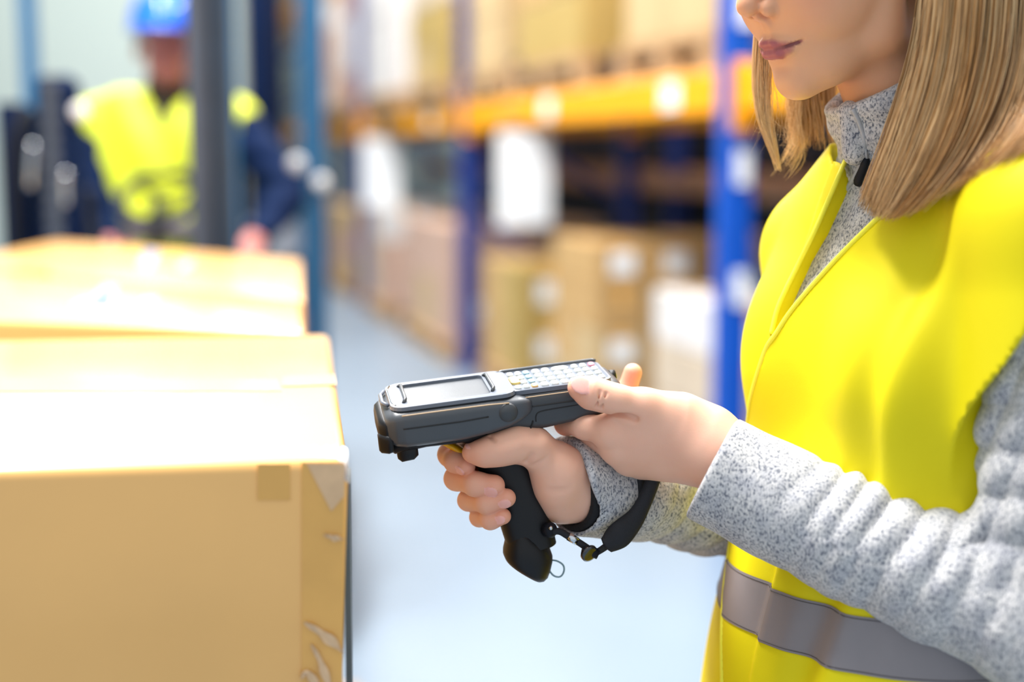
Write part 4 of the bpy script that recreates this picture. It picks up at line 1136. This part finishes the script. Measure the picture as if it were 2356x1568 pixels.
allp = [tw(.2, 0, .74), tw(-.19, 0, .74), tw(0, .22, .74), tw(0, -.22, .74), tw(0, 0, 1.44), L_sh, L_el]
lo, hi = bounds(allp, .04); lo[2] = .73
vest_o, _ = sdf_obj('safety_vest', f_vest, lo, hi, .0031, MT['vest'], woman)
lo, hi = bounds([tw(.16, 0, .8), tw(-.16, 0, .8), tw(0, .19, .8), tw(0, -.19, .8), cb], .05)
hi2 = np.maximum(hi, np.array(SLc).max(0) + .06); lo2 = np.minimum(lo, np.array(SLc[:2]).min(0) - .06)
jack = empty('fleece_jacket', (0, 0, 0)); bpy.data.objects.remove(jack)
def f_body_fleece(P):
    s, q, u, L = axis_coords(P, SLc[1], SLc[0])
    return f_fleece(P)
fl_o, _ = sdf_obj('fleece_jacket', lambda P: np.maximum(smin(smin(np.maximum(upper(P, -.013), .80 - P[:, 2]), f_collar(P), .008), 1e3, .01), 0 - 1e3), lo, hi, .0026, MT['fleece'], woman)
lo, hi = bounds(SLc, .07)
sdf_obj('sleeve', f_sleeveL, lo, hi, .0021, MT['fleece'], fl_o)
lo, hi = bounds(SRc, .06)
sdf_obj('sleeve', f_sleeveR, lo, hi, .0021, MT['fleece'], fl_o)
lo, hi = bounds([cuffR, SRc[3]], .06)
sdf_obj('cuff_lining', f_liningR, lo, hi, .0014, MT['lining'], fl_o)

def march(fn, o, d, r0=.0, r1=.35, n=240):
    """outermost surface along a ray from o"""
    rr = np.linspace(r1, r0, n); P = (np.asarray(o)[None] + np.asarray(d)[None] * rr[:, None]).astype(np.float32); v = fn(P)
    i = int(np.argmax(v < 0))
    if i == 0: return np.asarray(o) + np.asarray(d) * r0
    t = v[i - 1] / (v[i - 1] - v[i]); r = rr[i - 1] + (rr[i] - rr[i - 1]) * t
    return np.asarray(o) + np.asarray(d) * r
# binding along both edges of the neckline and down the lapped front edge
def edge_tube(name, pts, r, mat, parent, n=60):
    MB().tube(spline(pts, n), r, 8).build(name, mat, parent, True)
low = []
for z in np.linspace(ZV - .012, .74, 20):
    l0 = float(LAP(np.array(z))) ; low.append(march(f_vest_raw, tw(0, l0, z), np.array([TF[0], TF[1], 0])))
edge_tube('neck_binding', near_c + low, .0022, MT['binding'], vest_o, 120)
edge_tube('neck_binding', far_c, .0022, MT['binding'], vest_o, 60)
# armhole binding follows the cut
# reflective waist band
def band(name, zt, zb, a0, a1, mat, parent, na=150, nz=7, lift=.0012):
    V = []; F = []
    for i in range(na + 1):
        a = a0 + (a1 - a0) * i / na; d = np.array([*(TF * math.cos(a) + TL * math.sin(a)), 0])
        for k in range(nz + 1):
            z = zt + (zb - zt) * k / nz
            p = march(f_vest_raw, tw(.02, 0, z), d); V.append(p + d * lift)
    for i in range(na):
        for k in range(nz): F.append((i * (nz + 1) + k, (i + 1) * (nz + 1) + k, (i + 1) * (nz + 1) + k + 1, i * (nz + 1) + k + 1))
    return MB().add(V, F).build(name, mat, parent, True)
bt, bb_ = cast(f_vest_raw, 1720, 1318)[2], cast(f_vest_raw, 1720, 1450)[2]
print('band z', bt, bb_)
band('reflective_band', bt, bb_, R(-150), R(170), MT['reflect'], vest_o)
MT['stitch'] = material('grey_stitching', (88, 84, 88), .7, vary=.1)
for zz in (bt - .002, bb_ + .002):
    pts = []
    for i in range(120):
        a = R(-150) + R(320) * i / 119; d = np.array([*(TF * math.cos(a) + TL * math.sin(a)), 0]); pts.append(march(f_vest_raw, tw(.02, 0, zz), d) + d * .0014)
    MB().tube(pts, .0004, 5).build('stitching', MT['stitch'], vest_o, True)
# zip of the fleece
zp = [cast(f_fleece, *p) for p in [(1962, 250), (1980, 290), (1990, 335), (1975, 390), (1945, 440), (1905, 510), (1868, 575), (1835, 640), (1806, 705), (1790, 745)]]
edge_tube('zip_tape', zp, .0022, MT['zip'], fl_o, 60)
zq = [cast(f_fleece, *p) for p in [(1992, 365), (1985, 385), (1970, 425)]]
off = np.array([0, -.004, 0])
MB().tube(spline([p + off for p in zq], 12), [.0022, .003, .0034, .0036, .0036, .0037, .0038, .004, .0043, .0046, .0045, .003], 12).build('zip_pull', MT['black'], fl_o, True)
MB().tube([zp[2], zq[0] + off], .0012, 8).build('zip_cord', MT['zip'], fl_o, True)

# ---- legs and shoes (below the frame)
def f_legs(P):
    d = None
    for sg in (-1, 1):
        e = chain(P, [tw(.01, sg * .085, .82), tw(.02, sg * .09, .48), tw(.0, sg * .095, .09)], [.095, .068, .055], .02)
        d = e if d is None else smin(d, e, .02)
    d = smin(d, ell(P, tw(.015, 0, .82), (.125, .16, .10)), .04)
    return np.maximum(d, .05 - P[:, 2])
lo, hi = bounds([tw(.2, 0, .05), tw(-.2, 0, .05), tw(0, .22, .05), tw(0, -.22, .93)], .02)
sdf_obj('trousers', f_legs, lo, hi, .009, MT['trouser'], woman)
for sg in (-1, 1):
    f = lambda P, sg=sg: np.maximum(smin(rc(P, tw(-.03, sg * .095, .045), tw(.13, sg * .10, .035), .045, .036), rc(P, tw(.0, sg * .095, .05), tw(.0, sg * .095, .12), .045, .05), .02), -P[:, 2])
    lo, hi = bounds([tw(-.09, sg * .095, 0), tw(.19, sg * .10, .18)], .06); lo[2] = -.02
    sdf_obj('shoe', f, lo, hi, .006, MT['black'], woman)

# ---- hair
def hair_material(name, dark, mid, light):
    m = bpy.data.materials.new(name); m.use_nodes = True; nt = m.node_tree; b = nt.nodes['Principled BSDF']
    a = nt.nodes.new('ShaderNodeAttribute'); a.attribute_name = 'tone'
    tc = nt.nodes.new('ShaderNodeTexCoord'); no = nt.nodes.new('ShaderNodeTexNoise'); no.inputs['Scale'].default_value = 25
    nt.links.new(tc.outputs['Object'], no.inputs['Vector'])
    ad = nt.nodes.new('ShaderNodeMath'); ad.operation = 'MULTIPLY_ADD'; ad.inputs[1].default_value = .35; nt.links.new(no.outputs[0], ad.inputs[0]); nt.links.new(a.outputs['Fac'], ad.inputs[2])
    rp = nt.nodes.new('ShaderNodeValToRGB'); e = rp.color_ramp.elements
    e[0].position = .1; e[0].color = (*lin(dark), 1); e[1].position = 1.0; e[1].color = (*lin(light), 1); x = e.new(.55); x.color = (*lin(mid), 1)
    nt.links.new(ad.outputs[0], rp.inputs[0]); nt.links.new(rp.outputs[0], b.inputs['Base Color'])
    b.inputs['Roughness'].default_value = .38; b.inputs['Specular IOR Level'].default_value = .5
    b.inputs['Sheen Weight'].default_value = .15
    return m
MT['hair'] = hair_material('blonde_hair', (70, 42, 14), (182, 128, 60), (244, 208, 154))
def strands(C, rad, tone):
    """C (n,k,3) centre lines; rad (n,k); tone (n)"""
    n, k, _ = C.shape
    T = np.empty_like(C); T[:, 1:-1] = C[:, 2:] - C[:, :-2]; T[:, 0] = C[:, 1] - C[:, 0]; T[:, -1] = C[:, -1] - C[:, -2]
    T /= np.maximum(np.linalg.norm(T, axis=2, keepdims=True), 1e-9)
    ref = np.array([.3, 1.0, .1]); A = np.cross(T, ref); A /= np.maximum(np.linalg.norm(A, axis=2, keepdims=True), 1e-9); B = np.cross(T, A)
    V = np.empty((n, k, 3, 3))
    for j in range(3):
        th = 2 * math.pi * j / 3; V[:, :, j] = C + (A * math.cos(th) + B * math.sin(th)) * rad[:, :, None]
    base = (np.arange(n) * k * 3)[:, None, None] + (np.arange(k - 1) * 3)[None, :, None] + 0
    j = np.arange(3)[None, None, :]; j2 = (j + 1) % 3
    F = np.stack([base + j, base + j2, base + 3 + j2, base + 3 + j], -1).reshape(-1, 4)
    return V.reshape(-1, 3), F, np.repeat(tone, k * 3)
def lock(guides, n, k, spread, depth, r, clumps, tone, curl=.0, tipvar=.12):
    G = np.array([spline(g, k) for g in guides]); m = len(G)
    u = RNG.uniform(0, m - 1, n); cl = np.sort(RNG.uniform(0, m - 1, clumps))
    near = cl[np.argmin(np.abs(u[:, None] - cl[None]), 1)]
    t = np.linspace(0, 1, k)
    pull = (.30 + .55 * t ** 1.2)[None, :]
    uu = np.clip(u[:, None] * (1 - pull) + near[:, None] * pull, 0, m - 1 - 1e-6); i = uu.astype(int); fr = (uu - i)[..., None]
    kk = np.arange(k)[None, :].repeat(n, 0)
    C = G[i, kk] * (1 - fr) + G[np.minimum(i + 1, m - 1), kk] * fr
    # shorten some strands
    L = 1 - RNG.uniform(0, tipvar, n); ts = t[None, :] * L[:, None] * (k - 1); i0 = np.minimum(ts.astype(int), k - 2); f0 = (ts - i0)[..., None]
    rows = np.arange(n)[:, None]; C = C[rows, i0] * (1 - f0) + C[rows, i0 + 1] * f0
    j = RNG.normal(0, 1, (n, 1, 3)) * spread * (1 - .45 * t)[None, :, None]
    C = C + j; C[:, :, 1] += RNG.uniform(0, depth, n)[:, None]
    ph = RNG.uniform(0, 6.28, (n, 1)); C[:, :, 0] += .0012 * np.sin(t[None] * RNG.uniform(3, 9, (n, 1)) + ph); 
    if curl: C[:, :, 0] += curl * t[None] ** 2 * np.sin(t[None] * 9 + ph); C[:, :, 2] += curl * t[None] ** 2 * np.cos(t[None] * 8 + ph)
    ctone = RNG.uniform(-.30, .30, clumps)[np.argmin(np.abs(u[:, None] - cl[None]), 1)]
    rad = r * (1 - .75 * t ** 2)[None, :] * RNG.uniform(.7, 1.2, (n, 1))
    return strands(C, rad, np.clip(tone + ctone + RNG.normal(0, .10, n), 0, 1))
def f_clothes(P): return np.minimum(f_vest_raw(P), f_fleece(P))
def guide(pts, clear=.012):
    out = []
    for (x, y, Y) in pts:
        if y > 230:
            c = cast(f_clothes, min(x, 2600), y)[1]
            Y = min(Y, c - clear)
        out.append(at(x, y, Y))
    return out
near_g = [guide(g) for g in [
 [(2105, -330, 1.185), (2146, -150, 1.150), (2136, 20, 1.136), (2108, 150, 1.132), (2060, 300, 1.125), (2018, 410, 1.12), (1992, 478, 1.12)],
 [(2120, -350, 1.19), (2162, -150, 1.135), (2158, 40, 1.122), (2130, 200, 1.118), (2085, 340, 1.115), (2045, 440, 1.11), (2020, 498, 1.11)],
 [(2150, -360, 1.20), (2225, -150, 1.128), (2222, 60, 1.115), (2196, 220, 1.11), (2140, 370, 1.10), (2085, 460, 1.10), (2040, 510, 1.10)],
 [(2190, -360, 1.21), (2290, -150, 1.13), (2292, 60, 1.115), (2264, 220, 1.105), (2210, 350, 1.10), (2140, 445, 1.09), (2085, 500, 1.09)],
 [(2230, -360, 1.23), (2350, -150, 1.14), (2360, 60, 1.125), (2336, 200, 1.11), (2290, 310, 1.10), (2230, 395, 1.09), (2165, 455, 1.09)],
 [(2260, -350, 1.25), (2400, -150, 1.16), (2425, 60, 1.14), (2410, 190, 1.12), (2385, 270, 1.10), (2340, 335, 1.09), (2275, 392, 1.08)],
 [(2290, -340, 1.28), (2440, -150, 1.19), (2480, 60, 1.17), (2490, 180, 1.14), (2470, 250, 1.11), (2440, 300, 1.09), (2390, 345, 1.08)]]]
hv, hf, ht, nn_ = [], [], [], 0
def put(x):
    global nn_
    V, F, T = x; hv.append(V); hf.append(F + nn_); ht.append(T); nn_ += len(V)
put(lock(near_g, 3400, 22, .0024, .030, .00055, 46, .42))
put(lock(near_g, 500, 22, .0045, .010, .00035, 30, .62, 0, .3))
far_g = [[at(1772 + d, -200, 1.235), at(1764 + d * .8, 20, 1.250), at(1753 + d * .7, 160, 1.255), at(1760 + d * .55, 270, 1.258), at(1782 + d * .25, 350, 1.26), at(1795 + d * .1, 395, 1.26)] for d in (-26, 0, 26)]
put(lock(far_g, 330, 22, .0014, .01, .00042, 9, .92, 0, .4))  # raised tone puts the light on the far lock into its colour
far2 = [[at(1870 + d, -60, 1.29), at(1872 + d, 120, 1.29), at(1872 + d, 220, 1.285), at(1880 + d * 1.0, 290, 1.28), at(1885 + d * 1.05, 345, 1.275)] for d in (-52, -18, 18, 58)]
put(lock(far2, 520, 18, .0022, .02, .00045, 14, .70, 0, .3))
fly = [[at(1840, 150, 1.28), at(1830, 230, 1.28), at(1822, 300, 1.275), at(1815, 350, 1.27), at(1800, 400, 1.265)], [at(1850, 150, 1.28), at(1845, 230, 1.28), at(1850, 310, 1.275), at(1845, 360, 1.27), at(1838, 400, 1.265)]]
put(lock(fly, 150, 24, .004, .02, .00020, 20, .85, .008, .4))
put(lock([[at(1750, 60, 1.25), at(1742, 150, 1.25), at(1740, 250, 1.25), at(1750, 330, 1.25)], [at(1775, 60, 1.25), at(1778, 180, 1.25), at(1790, 290, 1.25), at(1815, 360, 1.25)]], 46, 24, .003, .01, .00014, 20, .85, .010, .5))
hme = mesh_np('hair', np.concatenate(hv), np.concatenate(hf)); set_attr(hme, 'tone', np.concatenate(ht))
hair_o = link('hair', hme, MT['hair'], woman); hair_o['kind'] = 'stuff'
# the dense mass beneath the strands, and the crown of the head
def f_mass(P):
    q = (P - S0.astype(np.float32)) @ HM.T * 1000.0
    d = ell(q, (-100, 0, 84), (101, 84, 98)) / 1000
    cut = np.maximum(q[:, 0] + 84 , 0 - (q[:, 0] - -300)) / 1000      # keep behind the face
    d = smax(d, np.minimum(cut, (104 - q[:, 2]) / 1000), .006)
    for g in near_g[2:-1]:
        g2 = [p + np.array([.002, .032, .0]) for p in g]
        d = smin(d, chain(P, g2[1:-2], [.022, .019, .014, .008]), .015)
    back = ell(q, (-165, 0, 10), (42, 66, 95)) / 1000
    d = smin(d, back, .03)
    return d
lo, hi = bounds([hw_(20, 0, 60), hw_(-215, 0, 80), hw_(-100, 90, 190), hw_(-100, -90, 190), near_g[2][5], near_g[6][5]], .03)
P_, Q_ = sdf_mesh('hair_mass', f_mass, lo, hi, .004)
mme = mesh_np('hair_mass', P_, Q_); set_attr(mme, 'tone', np.full(len(P_), .12)); link('hair_mass', mme, MT['hair'], woman)  # low tone paints the shade beneath the locks into the mass

# ------------------------------------------------------------------ fork truck and its driver
FX = np.array([-.146, 1.0]); FX /= np.linalg.norm(FX); FANG = math.atan2(FX[1], FX[0]) - R(90)
FR = Matrix.Rotation(FANG, 3, 'Z')
FY = 3.64
def fk(px, py, Y): return at(px, py, Y)
truck = empty('fork_truck', tuple(at(370, 345, 4.0) * np.array([1, 1, 0])), 0)
tag(truck, 'dark blue fork truck with grey mast behind the stacked cartons', 'fork truck')
def post(name, px0, px1, Y, z0, z1, dep, mat, parent=truck, bev=.004):
    a, b = at(px0, 345, Y), at(px1, 345, Y)
    return MB().box(((a[0] + b[0]) / 2, Y, (z0 + z1) / 2), (abs(b[0] - a[0]), dep, z1 - z0), FR, bev).build(name, mat, parent)
rail = post('mast_rail', 437, 486, FY, .08, 2.4, .10, MT['steel_dark'])
post('rail_groove', 480, 504, FY + .03, .08, 2.4, .07, MT['black'], rail)
post('rail_channel', 500, 547, FY + .012, .08, 2.4, .09, MT['steel_dark2'], rail)
post('rail_edge', 539, 549, FY - .035, .08, 2.4, .012, MT['steel_blue'], rail)
rail2 = post('mast_rail', 6, 62, FY + .05, .08, at(30, 236, FY)[2], .1, MT['navy'])
post('rail_channel', 58, 84, FY + .06, .08, at(30, 262, FY)[2], .08, MT['navy'], rail2)
cyl = post('lift_cylinder', 92, 186, FY + .04, .08, at(150, 172, FY)[2], .09, MT['navy'], bev=.02)
for i in range(26):                   # leaf chain links
    z = at(120, 180, FY)[2] - i * .019
    MB().box((at(121, 345, FY - .01)[0], FY - .012, z), (.046 if i % 2 else .034, .022, .0165), FR, .003).build('chain_link', MT['steel_dark'], cyl)
MB().add(*tube_arrays(spline([fk(70, 250, FY - .03), fk(40, 300, FY - .05), fk(30, 400, FY - .05), fk(36, 560, FY - .03), fk(40, 700, FY - .02)], 24), .016, 10)).build('hydraulic_hose', MT['black'], truck, True)
MB().add(*tube_arrays(spline([fk(76, 330, FY - .03), fk(72, 380, FY - .04), fk(70, 430, FY - .04)], 12), .011, 10)).build('hydraulic_pipe', MT['chrome'], truck, True)
MB().add(*tube_arrays(spline([fk(152, 395, FY), fk(150, 430, FY), fk(152, 470, FY)], 12), .013, 10)).build('hydraulic_pipe', MT['chrome'], truck, True)
MB().add(*tube_arrays(spline([fk(196, 430, FY + .1), fk(205, 500, FY + .1), fk(232, 620, FY + .1)], 12), .012, 10)).build('control_lever', MT['steel_dark'], truck, True)
post('tilt_plate', 140, 230, FY + .12, .3, at(180, 440, FY)[2], .04, MT['navy'])
a, b = at(10, 345, FY), at(545, 345, FY)
for z in (.25, .55, .95):
    MB().box(((a[0] + b[0]) / 2, FY + .02, z), (abs(b[0] - a[0]), .05, .08), FR).build('cross_member', MT['steel_dark2'], truck)
for px in (130, 420):
    p = at(px, 345, FY); MB().box((p[0] + .03, p[1] - .46, .062), (.1, 1.0, .03), FR, .006).build('fork', MT['steel_dark'], truck)
# overhead guard
GY = 4.06
for px0, px1 in ((701, 747), (-92, -44)):
    o = post('guard_pillar', px0, px1, GY, .5, 2.15, .06, MT['steel_blue'])
for px0, px1 in ((690, 730), (60, 96)):
    post('guard_pillar', px0, px1, 5.30, .6, 2.15, .05, MT['steel_blue'])
gl, gr_ = at(-68, 345, GY), at(724, 345, GY)
for k in range(7):
    t = k / 6; MB().box(((gl[0] + gr_[0]) / 2 - .18 * t, GY + 1.25 * t, 2.16), (gr_[0] - gl[0] - .1 * t, .05, .03), FR).build('roof_bar', MT['navy'], truck)
for px, py, r in ((683, 377, .024), (739, 420, .022), (184, 257, .022)):
    p = Vector(at(px, py, GY - .05 if px > 500 else FY)); 
    MB().add(*tube_arrays([p + Vector((0, .03, 0)), p, p - Vector((0, .004, 0))], [r * .5, r, r * .7], 16)).build('work_lamp', MT['film_white'], truck, True)
ctr = at(330, 345, 4.4)
ch = MB().box((ctr[0], 4.88, .52), (.95, 1.6, .56), FR, .06).build('chassis', MT['navy'], truck)
MB().box((ctr[0] - .12, 5.65, .72), (.98, .5, .75), FR, .12).build('counterweight', MT['steel_dark'], truck)
MB().box((at(360, 345, 3.98)[0], 3.98, .86), (.60, .12, .42), FR, .03).build('dashboard', MT['navy'], truck)
MB().box((at(395, 345, 4.58)[0], 4.58, .86), (.5, .48, .14), FR, .05).build('seat', MT['black'], truck)
MB().box((at(395, 345, 4.9)[0], 4.92, 1.14), (.48, .12, .55), FR, .05).build('seat_back', MT['black'], truck)
for px, Y in ((-40, 4.0), (690, 4.0), (-10, 5.35), (640, 5.35)):
    p = at(px, 345, Y); MB().add(*tube_arrays([(p[0] - .09, Y, .27), (p[0] - .08, Y, .27), (p[0] + .08, Y, .27), (p[0] + .09, Y, .27)], [.2, .27, .27, .2], 24)).build('wheel', MT['black'], truck, True)
wc = Vector(at(366, 452, 4.10)); wx = Vector((1, 0, 0)); wy = Vector((0, .86, .5)); ring = [wc + wx * (.096 * math.cos(t)) * 1.08 + wy * (.13 * math.sin(t)) for t in np.linspace(0, 2 * math.pi, 33)]
sw = MB().tube(ring, .016, 10, False).build('steering_wheel', MT['black'], truck, True)
MB().tube([wc, wc + Vector((0, -.12, -.24))], .02, 10).build('steering_column', MT['black'], truck, True)
for t in (0.4, 2.6, 4.7): MB().tube([wc, wc + wx * (.096 * math.cos(t)) + wy * (.13 * math.sin(t))], .009, 8).build('wheel_spoke', MT['black'], sw, True)

MT['dskin'] = skin_material('driver_skin', (196, 126, 116), (150, 70, 70), (196, 120, 104))
MT['helmet'] = material('blue_hard_hat', (10, 112, 238), .16, vary=.03, coat=1.0)
MT['beard'] = material('dark_beard_and_scarf', (58, 46, 34), .9, vary=.3, vscale=60)
MT['dvest'] = material('driver_lime_vest', (222, 232, 40), .6, vary=.06, vscale=4)
DYr = 4.42
def dp(px, py, dy=0.0): return at(px, py, DYr + dy)
drv = empty('person', tuple(dp(390, 600))); tag(drv, 'bearded driver in blue hard hat and lime vest seated in the fork truck', 'person')
def f_dhead(P):
    c = dp(386, 95, .0)
    d = ell(P, c + np.array([0, .01, .03]), (.078, .10, .115)); d = smin(d, ell(P, dp(385, 150, -.03), (.062, .062, .085)), .03)
    d = smin(d, ell(P, dp(384, 128, -.105), (.014, .018, .02)), .012)
    d = smin(d, rc(P, dp(384, 95, -.092), dp(384, 126, -.106), .010, .013), .012)
    for sx in (-30, 30): d = smax(d, -ell(P, dp(385 + sx, 95, -.105), (.018, .014, .011)), .012)
    for sx in (-33, 33): d = smin(d, ell(P, dp(385 + sx, 128, -.07), (.024, .024, .024)), .015)
    d = smax(d, -rc(P, dp(365, 160, -.094), dp(405, 160, -.094), .004, .004), .006)
    d = smin(d, ell(P, dp(384, 168, -.090), (.022, .010, .006)), .006)
    d = smin(d, rc(P, dp(387, 190, .02), dp(387, 270, .03), .055, .06), .02)
    for sx in (-92, 92): d = smin(d, ell(P, dp(386 + sx * .72, 115, .01), (.012, .022, .032)), .008)
    # hand on the lever and hand on the wheel
    for hx, hy, fx, fy in ((590, 548, 578, 570), (258, 596, 296, 580)):
        hd = rc(P, dp(hx, hy, -.22), dp(fx, fy, -.26), .034, .028)
        for k in range(4): hd = smin(hd, chain(P, [dp(fx - 14 + 10 * k, fy - 4 + 3 * k, -.27), dp(fx - 22 + 10 * k, fy + 18 + 3 * k, -.29), dp(fx - 16 + 10 * k, fy + 30 + 3 * k, -.265)], [.012, .0105, .009]), .008)
        hd = smin(hd, chain(P, [dp(hx - 16, hy, -.25), dp(fx - 28, fy - 2, -.28)], [.014, .010]), .01)
        d = np.minimum(d, hd)
    for pts in ([dp(388, 270, .03), dp(225, 310, .03), dp(232, 470, -.05), dp(258, 596, -.22)], [dp(388, 270, .03), dp(555, 310, .03), dp(668, 440, -.02), dp(590, 548, -.22)]):
        d = np.minimum(d, chain(P, pts, [.045, .045, .036, .028]))
    return d
P_, Q_ = sdf_mesh('dbody', f_dhead, np.minimum(dp(200, 620, -.35), dp(200, -80, -.2)) - .02, np.maximum(dp(650, -120, .2), dp(640, 600, .2)) + .05, .0065)
dme = mesh_np('body', P_, Q_)
for k in ('warm', 'nail', 'lip', 'dark', 'tan'): set_attr(dme, k, np.zeros(len(P_)))
link('body', dme, MT['dskin'], drv)
def f_beard(P):
    d = ell(P, dp(386, 188, -.012), (.066, .075, .040)); d = smin(d, rc(P, dp(380, 215, .0), dp(374, 268, -.03), .058, .045), .02)
    return smax(d, -ell(P, dp(385, 150, -.07), (.05, .06, .062)), .01)
lo, hi = bounds([dp(300, 120, -.15), dp(470, 330, .12)], .03); sdf_obj('beard', f_beard, lo, hi, .006, MT['beard'], drv)
def f_hat(P):
    c = dp(390, 58, .0)
    d = ell(P, c, (.118, .145, .118)); bot = (c[2] - .022) - P[:, 2] - (P[:, 1] - c[1]) * .10 + (P[:, 0] - c[0]) * .12
    d = smax(d, bot, .006)
    brim = ell(P, c + np.array([.01, -.06, -.020]), (.122, .135, .012)); d = smin(d, brim, .012)
    ridge = np.abs(P[:, 0] - c[0]) - .018; d2 = np.maximum(ell(P, c, (.125, .152, .125)), ridge); d2 = smax(d2, bot, .004)
    return smax(smin(d, d2, .006), -ell(P, c - np.array([0, 0, .02]), (.10, .125, .10)), .004)
lo, hi = bounds([dp(280, 120, -.24), dp(500, -80, .2)], .03); sdf_obj('hard_hat', f_hat, lo, hi, .006, MT['helmet'], drv)
def f_dtorso(P, off):
    d = ell(P, dp(388, 345, .03), (.215 + off, .135 + off, .17 + off)); d = smin(d, ell(P, dp(388, 500, .02), (.175 + off, .135 + off, .23 + off)), .08)
    for sx in (-1, 1): d = smin(d, rc(P, dp(388 + sx * 50, 255, .04), dp(388 + sx * 150, 280, .04), .06 + off, .072 + off), .05)
    return np.maximum(d, .90 - P[:, 2])
def f_dvest(P):
    d = f_dtorso(P, .012); c = dp(372, 305, -.1); x = P[:, 0] - c[0]; z = P[:, 2] - c[2]
    v = np.maximum(np.abs(x - z * .10) - z * .42, np.maximum(-z, P[:, 1] - DYr - .05))
    d = smax(d, -v, .006)
    return d + .006 * np.sin(P[:, 0] * 40 + P[:, 2] * 22)
lo, hi = bounds([dp(150, 240, -.2), dp(640, 230, .25), dp(388, 680, 0)], .03); lo[2] = .86
sdf_obj('safety_vest', f_dvest, lo, hi, .0075, MT['dvest'], drv)
dj, _ = sdf_obj('jacket', lambda P: f_dtorso(P, .0), lo, hi, .009, MT['navy'], drv)
for pts, rs in (([dp(225, 300, .03), dp(232, 470, -.05), dp(258, 600, -.20)], [.075, .062, .042]), ([dp(555, 300, .03), dp(668, 440, -.02), dp(596, 545, -.21)], [.075, .066, .042])):
    lo, hi = bounds(pts, .1); sdf_obj('sleeve', lambda P, pts=pts, rs=rs: chain(P, pts, rs, .03) + .004 * np.sin(P[:, 2] * 80), lo, hi, .0075, MT['navy'], dj)
pts = []
for i in range(40):
    a = R(-100) + R(200) * i / 39; d = np.array([math.sin(a), -math.cos(a), 0]); pts.append(march(f_dvest, dp(388, 522, .02), d) + d * .003)
MB().tube(pts, [(.03, .003)] * 40, 8).build('reflective_band', MT['reflect'], drv, True)
lo, hi = bounds([dp(300, 640, -.6), dp(480, 640, .1), np.array([dp(388, 640)[0], DYr - .5, .42])], .12)
sdf_obj('trousers', lambda P: np.minimum(chain(P, [dp(330, 660, .0), np.array([dp(330, 660)[0], DYr - .36, .98]), np.array([dp(330, 660)[0], DYr - .34, .86])], [.1, .075, .07]), chain(P, [dp(450, 660, .0), np.array([dp(450, 660)[0], DYr - .36, .98]), np.array([dp(450, 660)[0], DYr - .34, .86])], [.1, .075, .07])), lo, hi, .012, MT['trouser'], drv)
